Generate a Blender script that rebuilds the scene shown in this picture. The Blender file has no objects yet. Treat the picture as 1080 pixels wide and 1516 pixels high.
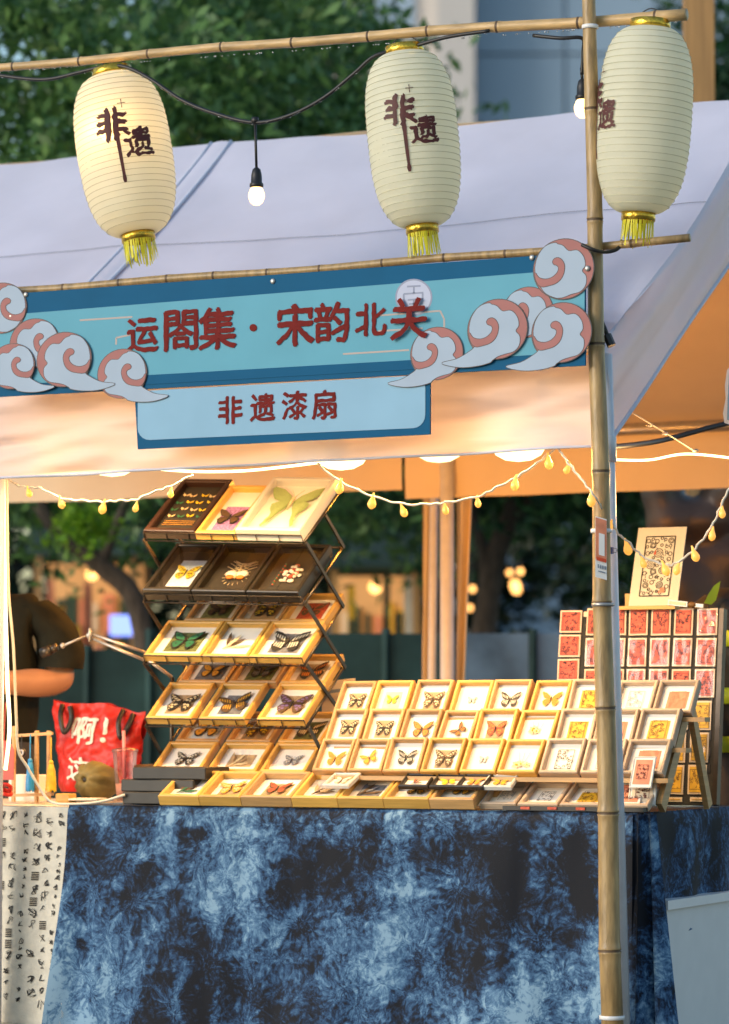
import bpy, bmesh, math, random
import numpy as np
from mathutils import Vector, Matrix, noise

R = math.radians
random.seed(11)
SC = bpy.context.scene
COL = SC.collection

# ------------------------------------------------------------------ camera
# World axes follow the stall: x along its front, y towards its back, z up;
# the front right tent pole stands at the origin.
ALPHA = R(26.0)
CAM = Vector((3.633, -9.076, 1.03))
FPX, CX, CY = 4760.0, 540.0, 758.0
PITCH = math.atan(302.0 / FPX)
RIGHT = Vector((math.cos(ALPHA), math.sin(ALPHA), 0))
FH = Vector((-math.sin(ALPHA), math.cos(ALPHA), 0))
FWD = FH * math.cos(PITCH) + Vector((0, 0, math.sin(PITCH)))
UP = -FH * math.sin(PITCH) + Vector((0, 0, math.cos(PITCH)))
cam = bpy.data.cameras.new('camera')
cam.sensor_fit = 'HORIZONTAL'
cam.sensor_width = 24.0
cam.lens = 24.0 * FPX / 1080.0
cam.clip_end = 600
cam.dof.use_dof = True
cam.dof.focus_distance = 10.0
cam.dof.aperture_fstop = 2.5
camo = bpy.data.objects.new('camera', cam)
COL.objects.link(camo)
camo.matrix_world = Matrix(((RIGHT.x, UP.x, -FWD.x, CAM.x), (RIGHT.y, UP.y, -FWD.y, CAM.y),
                            (RIGHT.z, UP.z, -FWD.z, CAM.z), (0, 0, 0, 1)))
SC.camera = camo

# ------------------------------------------------------------------ world, sun, exposure
w = bpy.data.worlds.new('World'); SC.world = w; w.use_nodes = True
nt = w.node_tree
bg = nt.nodes['Background']; bg.inputs[1].default_value = 0.15
sky = nt.nodes.new('ShaderNodeTexSky'); sky.sky_type = 'NISHITA'; sky.sun_disc = False
SUN_EL, SUN_AZ = R(16), R(215)
sky.sun_elevation = SUN_EL; sky.sun_rotation = SUN_AZ
sky.air_density = 1.3; sky.dust_density = 1.0; sky.ozone_density = 2.5
nt.links.new(sky.outputs[0], bg.inputs[0])
sl = bpy.data.lights.new('sun', 'SUN'); sl.energy = 1.2; sl.angle = R(30); sl.color = (1, .97, .94)
so = bpy.data.objects.new('sun', sl); COL.objects.link(so)
sd = Vector((math.sin(SUN_AZ) * math.cos(SUN_EL), math.cos(SUN_AZ) * math.cos(SUN_EL), math.sin(SUN_EL)))
so.rotation_euler = sd.to_track_quat('Z', 'Y').to_euler()
SC.view_settings.view_transform = 'Standard'
SC.view_settings.look = 'None'
SC.view_settings.exposure = 0.56
SC.view_settings.gamma = 1.0
SC.view_settings.use_curve_mapping = False
SC.cycles.use_denoising = True
SC.cycles.max_bounces = 8
SC.cycles.transparent_max_bounces = 16
SC.cycles.sample_clamp_indirect = 6.0

# ------------------------------------------------------------------ picture geometry helpers
def ray(px, py):
    return RIGHT * ((px - CX) / FPX) + FWD + UP * ((CY - py) / FPX)
def hy(px, py, y):                      # the point of that sight line on the plane y = const
    d = ray(px, py); return CAM + d * ((y - CAM.y) / d.y)
def hx(px, py, x):
    d = ray(px, py); return CAM + d * ((x - CAM.x) / d.x)
def hz(px, py, z):
    d = ray(px, py); return CAM + d * ((z - CAM.z) / d.z)
def at(px, py, D):                      # ... at a distance D ahead of the camera
    return CAM + ray(px, py) * D
def ppm(p):                             # pixels per metre there
    return FPX / (Vector(p) - CAM).dot(FWD)

# ------------------------------------------------------------------ mesh helpers
WM = {}
class MB:
    def __init__(s): s.v = []; s.f = []; s.m = []
    def add(s, vs, fs, mi=0):
        b = len(s.v); s.v += [Vector(p) for p in vs]
        for f in fs: s.f.append([i + b for i in f]); s.m.append(mi)
        return s
    def box(s, c, size, rot=None, mi=0):
        c = Vector(c); sx, sy, sz = [k / 2 for k in size]
        vs = [Vector((x, y, z)) for z in (-sz, sz) for y in (-sy, sy) for x in (-sx, sx)]
        if rot is not None: vs = [rot @ p for p in vs]
        return s.add([p + c for p in vs], [(0, 2, 3, 1), (4, 5, 7, 6), (0, 1, 5, 4), (2, 6, 7, 3), (0, 4, 6, 2), (1, 3, 7, 5)], mi)
    def bar(s, a, b, wd, ht, mi=0):
        a = Vector(a); b = Vector(b); d = (b - a)
        q = d.to_track_quat('X', 'Z').to_matrix()
        return s.box((a + b) / 2, (d.length, wd, ht), q, mi)
    def tube(s, pts, r, n=8, mi=0, cap=True, mis=None):
        pts = [Vector(p) for p in pts]; k = len(pts)
        rs = r if isinstance(r, (list, tuple)) else [r] * k
        t0 = (pts[1] - pts[0]).normalized()
        nv = t0.orthogonal().normalized(); vs = []; prev = t0
        for i in range(k):
            t = (pts[min(i + 1, k - 1)] - pts[max(i - 1, 0)]).normalized()
            q = prev.rotation_difference(t); nv = (q @ nv).normalized(); prev = t
            b = t.cross(nv)
            for j in range(n):
                a = 2 * math.pi * j / n
                vs.append(pts[i] + (nv * math.cos(a) + b * math.sin(a)) * rs[i])
        base = len(s.v); s.v += vs
        for i in range(k - 1):
            for j in range(n):
                s.f.append([base + i * n + j, base + i * n + (j + 1) % n, base + (i + 1) * n + (j + 1) % n, base + (i + 1) * n + j])
                s.m.append(mis[i] if mis else mi)
        if cap:
            s.f.append([base + j for j in range(n)][::-1]); s.m.append(mi)
            s.f.append([base + (k - 1) * n + j for j in range(n)]); s.m.append(mi)
        return s
    def lathe(s, prof, n=24, M=None, mi=0, mis=None):
        M = M or Matrix.Identity(4); base = len(s.v)
        for (r, z) in prof:
            for j in range(n):
                a = 2 * math.pi * j / n
                s.v.append(M @ Vector((r * math.cos(a), r * math.sin(a), z)))
        for i in range(len(prof) - 1):
            for j in range(n):
                s.f.append([base + i * n + j, base + i * n + (j + 1) % n, base + (i + 1) * n + (j + 1) % n, base + (i + 1) * n + j])
                s.m.append(mis[i] if mis else mi)
        return s
    def prism(s, poly, dv, mi=0, side=None):
        poly = [Vector(p) for p in poly]; dv = Vector(dv); n = len(poly); b = len(s.v)
        s.v += poly + [p + dv for p in poly]
        s.f.append(list(range(b, b + n))); s.m.append(mi)
        s.f.append(list(range(b + n, b + 2 * n))[::-1]); s.m.append(mi)
        for i in range(n):
            j = (i + 1) % n
            s.f.append([b + j, b + i, b + n + i, b + n + j]); s.m.append(mi if side is None else side)
        return s
    def ball(s, c, r, n=10, m=7, mi=0, M=None):
        c = Vector(c); rr = r if isinstance(r, (list, tuple)) else (r, r, r)
        b = len(s.v); s.v.append(c + Vector((0, 0, -rr[2])))
        for i in range(1, m):
            ph = -math.pi / 2 + math.pi * i / m
            for j in range(n):
                a = 2 * math.pi * j / n
                p = Vector((rr[0] * math.cos(ph) * math.cos(a), rr[1] * math.cos(ph) * math.sin(a), rr[2] * math.sin(ph)))
                s.v.append(c + (M @ p if M else p))
        s.v.append(c + Vector((0, 0, rr[2]))); top = len(s.v) - 1
        for j in range(n):
            s.f.append([b, b + 1 + (j + 1) % n, b + 1 + j]); s.m.append(mi)
            for i in range(m - 2):
                o = b + 1 + i * n
                s.f.append([o + j, o + (j + 1) % n, o + n + (j + 1) % n, o + n + j]); s.m.append(mi)
            o = b + 1 + (m - 2) * n
            s.f.append([o + j, o + (j + 1) % n, top]); s.m.append(mi)
        return s
    def grid(s, fn, nu, nv, mi=0):
        b = len(s.v)
        for i in range(nu + 1):
            for j in range(nv + 1): s.v.append(Vector(fn(i / nu, j / nv)))
        for i in range(nu):
            for j in range(nv):
                o = b + i * (nv + 1) + j
                s.f.append([o, o + nv + 1, o + nv + 2, o + 1]); s.m.append(mi)
        return s
    def mesh(s, name, mats, smooth=False, M=None):
        me = bpy.data.meshes.new(name)
        vs = [M @ p for p in s.v] if M else s.v
        me.from_pydata([tuple(p) for p in vs], [], s.f)
        for m in (mats if isinstance(mats, (list, tuple)) else [mats]): me.materials.append(m)
        me.polygons.foreach_set('material_index', s.m)
        if smooth: me.polygons.foreach_set('use_smooth', [True] * len(s.f))
        me.update(); return me
    def build(s, name, mats, parent=None, smooth=False, local=False):
        M = None
        if parent is not None and not local: M = WM[parent].inverted()
        return put(name, s.mesh(name, mats, smooth, M), parent)

def put(name, me, parent=None):
    o = bpy.data.objects.new(name, me); COL.objects.link(o)
    if parent is not None:
        o.parent = parent; WM[o] = WM[parent]
    else: WM[o] = Matrix.Identity(4)
    return o
def tag(o, label=None, cat=None, group=None, kind=None):
    if label: o['label'] = label
    if cat: o['category'] = cat
    if group: o['group'] = group
    if kind: o['kind'] = kind
    return o
def thing(name, label, cat, M, group=None):
    if not isinstance(M, Matrix): M = Matrix.Translation(Vector(M))
    o = bpy.data.objects.new(name, None); COL.objects.link(o); o.empty_display_size = .05
    o.matrix_world = M; WM[o] = M.copy()
    return tag(o, label, cat, group)
def one(name, mb, mats, label, cat, group=None, smooth=False, base=None):
    """a thing that is one mesh; origin at its base"""
    if base is None:
        xs = [p.x for p in mb.v]; ys = [p.y for p in mb.v]
        base = Vector(((min(xs) + max(xs)) / 2, (min(ys) + max(ys)) / 2, min(p.z for p in mb.v)))
    M = Matrix.Translation(base)
    o = put(name, mb.mesh(name, mats, smooth, M.inverted())); o.matrix_world = M; WM[o] = M
    return tag(o, label, cat, group)
def bez(pts, n=8):
    """smooth curve through points"""
    pts = [Vector(p) for p in pts]; out = []
    for i in range(len(pts) - 1):
        p0 = pts[max(i - 1, 0)]; p1 = pts[i]; p2 = pts[i + 1]; p3 = pts[min(i + 2, len(pts) - 1)]
        for k in range(n):
            t = k / n
            out.append(.5 * ((2 * p1) + (p2 - p0) * t + (2 * p0 - 5 * p1 + 4 * p2 - p3) * t * t + (3 * p1 - p0 - 3 * p2 + p3) * t ** 3))
    out.append(pts[-1]); return out

# ------------------------------------------------------------------ materials
def newmat(name):
    m = bpy.data.materials.new(name); m.use_nodes = True
    return m, m.node_tree, m.node_tree.nodes['Principled BSDF']
def mat(name, col, rough=.6, var=.15, scale=12, stretch=(1, 1, 1), bump=0, bscale=None, metal=0, spec=.5, emit=None, es=0, trans=0, sheen=0, coords='Object'):
    m, t, b = newmat(name)
    c = Vector(col)
    tc = t.nodes.new('ShaderNodeTexCoord'); mp = t.nodes.new('ShaderNodeMapping')
    mp.inputs['Scale'].default_value = stretch
    t.links.new(tc.outputs[coords], mp.inputs[0])
    if var:
        n = t.nodes.new('ShaderNodeTexNoise'); n.inputs['Scale'].default_value = scale; n.inputs['Detail'].default_value = 6
        t.links.new(mp.outputs[0], n.inputs[0])
        cr = t.nodes.new('ShaderNodeValToRGB')
        cr.color_ramp.elements[0].position = .3; cr.color_ramp.elements[1].position = .7
        cr.color_ramp.elements[0].color = (*[k * (1 - var) for k in c], 1)
        cr.color_ramp.elements[1].color = (*[min(1, k * (1 + var)) for k in c], 1)
        t.links.new(n.outputs[0], cr.inputs[0]); t.links.new(cr.outputs[0], b.inputs['Base Color'])
    else: b.inputs['Base Color'].default_value = (*c, 1)
    b.inputs['Roughness'].default_value = rough; b.inputs['Metallic'].default_value = metal
    b.inputs['Specular IOR Level'].default_value = spec
    if sheen: b.inputs['Sheen Weight'].default_value = sheen
    if bump:
        n2 = t.nodes.new('ShaderNodeTexNoise'); n2.inputs['Scale'].default_value = bscale or scale * 3; n2.inputs['Detail'].default_value = 5
        t.links.new(mp.outputs[0], n2.inputs[0])
        bp = t.nodes.new('ShaderNodeBump'); bp.inputs['Strength'].default_value = bump; bp.inputs['Distance'].default_value = .01
        t.links.new(n2.outputs[0], bp.inputs['Height']); t.links.new(bp.outputs[0], b.inputs['Normal'])
    if emit:
        b.inputs['Emission Color'].default_value = (*emit, 1); b.inputs['Emission Strength'].default_value = es
    if trans:
        tr = t.nodes.new('ShaderNodeBsdfTranslucent'); tr.inputs[0].default_value = (*[min(1, k * 1.0) for k in c], 1)
        mx = t.nodes.new('ShaderNodeMixShader'); mx.inputs[0].default_value = trans
        t.links.new(b.outputs[0], mx.inputs[1]); t.links.new(tr.outputs[0], mx.inputs[2])
        t.links.new(mx.outputs[0], t.nodes['Material Output'].inputs[0])
    return m
def wood(name, col, rough=.45, var=.22, stretch=(3, 3, 40)):
    """planed timber: grain lines along one axis plus a broad tone change"""
    m, t, b = newmat(name); c = Vector(col)
    tc = t.nodes.new('ShaderNodeTexCoord'); mp = t.nodes.new('ShaderNodeMapping'); mp.inputs['Scale'].default_value = stretch
    oi = t.nodes.new('ShaderNodeObjectInfo')
    n = t.nodes.new('ShaderNodeTexNoise'); n.inputs['Scale'].default_value = 3; n.inputs['Detail'].default_value = 8; n.noise_dimensions = '4D'
    mul = t.nodes.new('ShaderNodeMath'); mul.operation = 'MULTIPLY'; mul.inputs[1].default_value = 40
    t.links.new(oi.outputs['Random'], mul.inputs[0]); t.links.new(mul.outputs[0], n.inputs['W'])
    t.links.new(tc.outputs['Object'], mp.inputs[0]); t.links.new(mp.outputs[0], n.inputs['Vector'])
    cr = t.nodes.new('ShaderNodeValToRGB')
    cr.color_ramp.elements[0].position = .32; cr.color_ramp.elements[1].position = .68
    cr.color_ramp.elements[0].color = (*[k * (1 - var) for k in c], 1)
    cr.color_ramp.elements[1].color = (*[min(1, k * (1 + var)) for k in c], 1)
    t.links.new(n.outputs[0], cr.inputs[0])
    hs = t.nodes.new('ShaderNodeHueSaturation')
    mr = t.nodes.new('ShaderNodeMapRange'); mr.inputs[3].default_value = .8; mr.inputs[4].default_value = 1.15
    t.links.new(oi.outputs['Random'], mr.inputs[0]); t.links.new(mr.outputs[0], hs.inputs['Value'])
    t.links.new(cr.outputs[0], hs.inputs['Color']); t.links.new(hs.outputs[0], b.inputs['Base Color'])
    b.inputs['Roughness'].default_value = rough
    bp = t.nodes.new('ShaderNodeBump'); bp.inputs['Strength'].default_value = .12; bp.inputs['Distance'].default_value = .004
    t.links.new(n.outputs[0], bp.inputs['Height']); t.links.new(bp.outputs[0], b.inputs['Normal'])
    return m
def emat(name, col, s):
    m = bpy.data.materials.new(name); m.use_nodes = True; t = m.node_tree; t.nodes.clear()
    e = t.nodes.new('ShaderNodeEmission'); e.inputs[0].default_value = (*col, 1); e.inputs[1].default_value = s
    o = t.nodes.new('ShaderNodeOutputMaterial'); t.links.new(e.outputs[0], o.inputs[0]); return m
def clear(name, tint=(1, 1, 1), rough=.08, k=.12):
    """thin clear film: mostly see-through with a glossy coat"""
    m = bpy.data.materials.new(name); m.use_nodes = True; t = m.node_tree; t.nodes.clear()
    tr = t.nodes.new('ShaderNodeBsdfTransparent'); tr.inputs[0].default_value = (*tint, 1)
    g = t.nodes.new('ShaderNodeBsdfGlossy'); g.inputs['Roughness'].default_value = rough
    lw = t.nodes.new('ShaderNodeLayerWeight'); lw.inputs[0].default_value = .3
    ma = t.nodes.new('ShaderNodeMath'); ma.operation = 'MULTIPLY_ADD'; ma.inputs[1].default_value = .6; ma.inputs[2].default_value = k; ma.use_clamp = True
    t.links.new(lw.outputs['Fresnel'], ma.inputs[0])
    mx = t.nodes.new('ShaderNodeMixShader'); o = t.nodes.new('ShaderNodeOutputMaterial')
    t.links.new(ma.outputs[0], mx.inputs[0]); t.links.new(tr.outputs[0], mx.inputs[1]); t.links.new(g.outputs[0], mx.inputs[2]); t.links.new(mx.outputs[0], o.inputs[0])
    return m
def foliage(name, dark, light, trans=.35):
    m, t, b = newmat(name)
    g = t.nodes.new('ShaderNodeNewGeometry'); cr = t.nodes.new('ShaderNodeValToRGB')
    cr.color_ramp.elements[0].color = (*dark, 1); cr.color_ramp.elements[1].color = (*light, 1)
    t.links.new(g.outputs['Random Per Island'], cr.inputs[0]); t.links.new(cr.outputs[0], b.inputs['Base Color'])
    b.inputs['Roughness'].default_value = .45
    tr = t.nodes.new('ShaderNodeBsdfTranslucent'); t.links.new(cr.outputs[0], tr.inputs[0])
    mx = t.nodes.new('ShaderNodeMixShader'); mx.inputs[0].default_value = trans
    t.links.new(b.outputs[0], mx.inputs[1]); t.links.new(tr.outputs[0], mx.inputs[2]); t.links.new(mx.outputs[0], t.nodes['Material Output'].inputs[0])
    return m
def tiedye(name):
    """indigo cloth: feathered bursts round scattered centres, over cloudy dark and pale fields"""
    m, t, b = newmat(name); N = t.nodes; L = t.links
    def math_(op, a=None, bb=None, v1=None, v2=None):
        n = N.new('ShaderNodeMath'); n.operation = op
        if a is not None: L.new(a, n.inputs[0])
        if bb is not None: L.new(bb, n.inputs[1])
        if v1 is not None: n.inputs[0].default_value = v1
        if v2 is not None: n.inputs[1].default_value = v2
        return n.outputs[0]
    tc = N.new('ShaderNodeTexCoord'); pos = tc.outputs['Object']
    nz = N.new('ShaderNodeTexNoise'); nz.inputs['Scale'].default_value = 9; nz.inputs['Detail'].default_value = 3; L.new(pos, nz.inputs[0])
    wv = N.new('ShaderNodeVectorMath'); wv.operation = 'MULTIPLY_ADD'; L.new(nz.outputs['Color'], wv.inputs[0]); wv.inputs[1].default_value = (.07, .07, .07); L.new(pos, wv.inputs[2])
    burst = []
    for sc, k in ((5.5, 5.5), (13, 4.5)):
        vo = N.new('ShaderNodeTexVoronoi'); vo.inputs['Scale'].default_value = sc; vo.inputs['Randomness'].default_value = 1; L.new(wv.outputs[0], vo.inputs['Vector'])
        sub = N.new('ShaderNodeVectorMath'); sub.operation = 'SUBTRACT'; L.new(wv.outputs[0], sub.inputs[0]); L.new(vo.outputs['Position'], sub.inputs[1])
        nm = N.new('ShaderNodeVectorMath'); nm.operation = 'NORMALIZE'; L.new(sub.outputs[0], nm.inputs[0])
        ad = N.new('ShaderNodeVectorMath'); ad.operation = 'ADD'; L.new(nm.outputs[0], ad.inputs[0]); L.new(vo.outputs['Color'], ad.inputs[1])
        st = N.new('ShaderNodeTexNoise'); st.inputs['Scale'].default_value = k; st.inputs['Detail'].default_value = 4; L.new(ad.outputs[0], st.inputs[0])
        burst.append(st.outputs[0])
    big = N.new('ShaderNodeTexNoise'); big.inputs['Scale'].default_value = 2.6; big.inputs['Detail'].default_value = 5; big.inputs['Roughness'].default_value = .55; L.new(wv.outputs[0], big.inputs[0])
    fine = N.new('ShaderNodeTexNoise'); fine.inputs['Scale'].default_value = 30; fine.inputs['Detail'].default_value = 9; fine.inputs['Roughness'].default_value = .85; fine.inputs['Distortion'].default_value = .15; L.new(wv.outputs[0], fine.inputs[0])
    a = math_('MULTIPLY', burst[0], None, None, .26); a2 = math_('MULTIPLY', burst[1], None, None, .20)
    a3 = math_('MULTIPLY', big.outputs[0], None, None, .80); a4 = math_('MULTIPLY', fine.outputs[0], None, None, .36)
    vmp = N.new('ShaderNodeMapping'); vmp.inputs['Scale'].default_value = (9, 9, 1.6); L.new(wv.outputs[0], vmp.inputs[0]); vst = N.new('ShaderNodeTexNoise'); vst.inputs['Scale'].default_value = 1.0; vst.inputs['Detail'].default_value = 5; L.new(vmp.outputs[0], vst.inputs[0])
    a3 = math_('ADD', a3, math_('MULTIPLY', vst.outputs[0], None, None, .30))
    s = math_('ADD', math_('ADD', a, a2), math_('ADD', a3, a4))
    bl = N.new('ShaderNodeTexNoise'); bl.inputs['Scale'].default_value = 5.5; bl.inputs['Detail'].default_value = 4; L.new(wv.outputs[0], bl.inputs[0])
    mrb = N.new('ShaderNodeMapRange'); mrb.inputs[1].default_value = .52; mrb.inputs[2].default_value = .68; mrb.inputs[3].default_value = .066; mrb.inputs[4].default_value = .175; L.new(bl.outputs[0], mrb.inputs[0])
    s = math_('SUBTRACT', s, mrb.outputs[0])
    cr = N.new('ShaderNodeValToRGB'); e = cr.color_ramp.elements
    e[0].position = .79; e[0].color = (.0035, .0055, .011, 1); e[1].position = 1.0; e[1].color = (.22, .36, .49, 1)
    for p, c in ((.835, (.007, .020, .050)), (.875, (.020, .062, .145)), (.92, (.055, .135, .255)), (.965, (.12, .235, .37))):
        k = cr.color_ramp.elements.new(p); k.color = (*c, 1)
    L.new(s, cr.inputs[0]); L.new(cr.outputs[0], b.inputs['Base Color'])
    b.inputs['Roughness'].default_value = .75; b.inputs['Specular IOR Level'].default_value = .3
    wvx = N.new('ShaderNodeTexNoise'); wvx.inputs['Scale'].default_value = 260; L.new(pos, wvx.inputs[0])
    bp = N.new('ShaderNodeBump'); bp.inputs['Strength'].default_value = .15; bp.inputs['Distance'].default_value = .003
    L.new(wvx.outputs[0], bp.inputs['Height']); L.new(bp.outputs[0], b.inputs['Normal'])
    return m

M = {}
M['canopy'] = mat('canopy_fabric', (.72, .71, .74), .55, .08, 3, bump=.3, bscale=6, trans=.46)
M['canopy_roof'] = mat('coated_roof_fabric', (.575, .575, .68), .5, .09, 2.2, bump=.35, bscale=6, trans=.05)
M['canopy_back'] = mat('lamp_tinted_back_fabric', (.74, .62, .43), .55, .06, 3, bump=.2, bscale=6, trans=.05)  # cream tint puts the warm lamp glow of the inside into the colour
M['canopy_half'] = mat('side_valance_fabric', (.66, .65, .71), .5, .05, 3, bump=.15, bscale=7, trans=.13)
M['seam'] = mat('seam_thread', (.18, .18, .22), .8, .1)
M['edge'] = mat('hem_tape', (.62, .64, .74), .6, .06)
M['white_pole'] = mat('white_painted_steel', (.66, .68, .72), .35, .08, 20)
M['steel'] = mat('grey_steel', (.40, .39, .37), .35, .15, 30, metal=.6)
M['bamboo'] = mat('bamboo_skin', (.34, .225, .095), .38, .35, 9, (6, 6, 1.2), bump=.15, bscale=30)
M['bamboo_pale'] = mat('pale_bamboo_skin', (.50, .335, .15), .42, .3, 9, (1.2, 6, 6), bump=.15, bscale=30)
M['node'] = mat('bamboo_node', (.10, .06, .03), .6, .3)
M['black'] = mat('black_rubber', (.012, .012, .013), .45, .2, 40)
M['white_plastic'] = mat('white_plastic', (.75, .75, .74), .4, .03)
M['teal'] = mat('deep_teal_print', (.006, .095, .205), .5, .06, 6, spec=.06)
M['sky_blue'] = mat('pale_turquoise_print', (.13, .37, .48), .5, .05, 5, spec=.06)
M['pale_blue'] = mat('pale_blue_print', (.26, .45, .60), .5, .05, 5, spec=.06)
M['cloud_blue'] = mat('cloud_blue_print', (.36, .45, .56), .45, .05, 6, spec=.08)
M['cloud_pink'] = mat('cloud_pink_print', (.38, .17, .16), .5, .06, 8, spec=.06)
M['ink_line'] = mat('dark_outline_print', (.035, .025, .03), .5, .1)
M['ink_red'] = mat('dark_red_lettering', (.165, .016, .014), .6, .15, 14, spec=.08)
M['line_pink'] = mat('faint_salmon_line', (.36, .30, .28), .5, .05)
M['emblem'] = mat('pale_lilac_emblem', (.38, .43, .58), .5, .04)
M['emblem_line'] = mat('grey_lilac_line', (.20, .24, .36), .5, .04)
M['paper'] = mat('lantern_paper', (.95, .93, .76), .55, .05, 6, trans=.5, bump=.2, bscale=22)
_t = M['paper'].node_tree; _rf = _t.nodes.new('ShaderNodeBsdfRefraction'); _rf.inputs['Color'].default_value = (1, .93, .7, 1); _rf.inputs['Roughness'].default_value = .32; _rf.inputs['IOR'].default_value = 1.06
_mx = _t.nodes.new('ShaderNodeMixShader'); _mx.inputs[0].default_value = .10; _o = _t.nodes['Material Output']; _src = _o.inputs[0].links[0].from_socket
_t.links.new(_src, _mx.inputs[1]); _t.links.new(_rf.outputs[0], _mx.inputs[2]); _t.links.new(_mx.outputs[0], _o.inputs[0])
M['lantern_bulb'] = emat('lantern_bulb_glow', (1, .55, .18), 26)
M['rib'] = mat('lantern_rib', (.52, .49, .32), .7, .1)
M['gold'] = mat('gold_foil', (.72, .47, .06), .22, .25, 60, metal=.85, bump=.3, bscale=80)
M['fringe'] = mat('yellow_fringe', (.78, .72, .03), .5, .15, 60, trans=.3)
M['lantern_ink'] = mat('brown_red_brush_ink', (.075, .012, .010), .6, .2, 30)
M['bulb'] = emat('warm_bulb_glow', (1, .60, .24), 3.2)
M['bulb_far'] = emat('amber_lamp_glow', (1, .46, .13), 3.4)
M['fairy'] = mat('amber_fairy_glow', (.75, .42, .10), .2, 0, emit=(1, .42, .06), es=.62)
M['strip'] = emat('warm_strip_glow', (1, .76, .40), 4)
M['lamp'] = emat('warm_lamp_dome_glow', (1, .74, .38), 2.6)
M['wire_white'] = mat('cream_cord', (.68, .62, .5), .5, .05)
M['tiedye'] = tiedye('indigo_tie_dye')
M['cream'] = mat('cream_linen', (.66, .61, .50), .8, .1, 30, bump=.2, bscale=200)
M['ink'] = mat('black_brush_ink', (.015, .013, .012), .7, .2)
M['pine'] = wood('yellow_pine', (.60, .345, .075), .42, .12)
M['oak'] = wood('light_oak', (.47, .275, .105), .45, .16)
M['ash'] = wood('greyish_ash', (.44, .33, .225), .5, .16)
M['walnut'] = wood('dark_walnut', (.030, .014, .010), .4, .2)
M['black_wood'] = wood('black_stained_wood', (.014, .013, .010), .4, .2)
M['white_wood'] = wood('white_lacquer', (.72, .70, .62), .4, .03)
M['mat_white'] = mat('white_mat_board', (.78, .74, .66), .8, .03)
M['mat_dark'] = mat('black_velvet_board', (.022, .02, .016), .9, .2)
M['metal_dark'] = mat('dark_bronze_steel', (.06, .05, .04), .35, .2, 30, metal=.7)
M['glass'] = clear('clear_glass', k=.03, rough=.03)
M['film'] = clear('crinkled_film', k=.02, rough=.10)
M['black_card'] = mat('black_card', (.018, .017, .014), .5, .25, 20)
M['board'] = mat('black_felt_board', (.022, .021, .017), .8, .3, 25, bump=.2)
M['red_tile'] = mat('red_stamp_clay', (.55, .065, .018), .5, .3, 35, bump=.3, bscale=90)
M['red_deep'] = mat('carved_dark_red', (.085, .004, .004), .6, .3, 40)
M['ochre'] = mat('ochre_print', (.62, .36, .02), .55, .2, 30)
M['ochre_ink'] = mat('brown_print_ink', (.14, .065, .01), .6, .2, 40)
M['cardstock'] = mat('cream_card', (.66, .54, .38), .6, .06, 20)
M['salmon'] = mat('salmon_print', (.62, .22, .12), .6, .2, 25)
M['blue_ink'] = mat('blue_grey_print', (.20, .24, .30), .6, .15)
M['bag_red'] = mat('red_nonwoven', (.50, .018, .010), .45, .3, 10, bump=.9, bscale=14, spec=.35)
M['bag_white'] = mat('white_print_worn', (.72, .66, .58), .6, .2, 40)
M['olive'] = mat('olive_cloth', (.15, .125, .04), .65, .25, 20, bump=.3, bscale=40)
M['shirt'] = mat('black_olive_shirt', (.016, .017, .011), .9, .3, 10, bump=1.0, bscale=9, spec=.2)
M['trousers'] = mat('dark_grey_trousers', (.035, .037, .04), .85, .2, 12)
M['skin'] = mat('skin', (.52, .27, .15), .5, .08, 14)
M['hair'] = mat('black_hair', (.012, .010, .009), .4, .3, 60, (1, 1, .1))
M['lime'] = mat('lime_reflective', (.42, .60, .02), .4, .1, emit=None)
M['coral'] = mat('coral_paper', (.62, .12, .09), .6, .08)
M['blue_silk'] = mat('blue_silk', (.02, .25, .55), .4, .2, 60)
M['gold_silk'] = mat('yellow_silk', (.75, .45, .02), .4, .2, 60)
M['cup'] = clear('frosted_cup', (.93, .80, .78), .3, .10)
M['pink'] = mat('pink_straw', (.72, .22, .22), .4, .05)
M['blue_clip'] = mat('blue_clip_enamel', (.02, .10, .32), .35, .05)
M['ground'] = mat('wet_paving', (.075, .075, .078), .35, .3, 4, bump=.2, bscale=30)
M['bark'] = mat('bark', (.085, .065, .048), .9, .4, 9, (4, 4, 1), bump=.8, bscale=16)
M['leaf_a'] = foliage('leaf_mid_green', (.034, .105, .036), (.18, .34, .095))
M['leaf_b'] = foliage('leaf_dark_green', (.012, .050, .020), (.055, .15, .045))
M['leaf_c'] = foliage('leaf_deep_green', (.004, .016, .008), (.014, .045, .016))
M['leaf_bright'] = foliage('leaf_lit_green', (.14, .34, .015), (.36, .60, .04))  # bright leaf green; on the twig the light is put into this colour
M['facade'] = mat('blue_grey_cladding', (.27, .38, .50), .35, .06, .3)
M['facade_pale'] = mat('pale_stone_cladding', (.56, .54, .52), .6, .06, .4)
M['facade_joint'] = mat('dark_joint', (.21, .30, .40), .6, .1)
M['timber'] = wood('orange_timber', (.42, .235, .085), .5, .2, (12, 12, .8))
M['fence'] = mat('teal_grey_panel', (.022, .058, .056), .7, .5, 2.2, spec=.2)
M['fence_pale'] = mat('pale_blue_panel', (.12, .19, .26), .6, .5, 2.5, spec=.2)
M['stall_wall'] = mat('ochre_stall_cloth', (.60, .36, .16), .8, .2, 2)
M['stall_pale'] = mat('cream_stall_cloth', (.66, .52, .36), .8, .2, 2)
M['awning'] = mat('dark_green_awning', (.02, .045, .03), .8, .2, 3)
M['bronze'] = mat('brown_bronze', (.11, .070, .046), .42, .3, 2.5, metal=.35, bump=.4, bscale=6)

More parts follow.
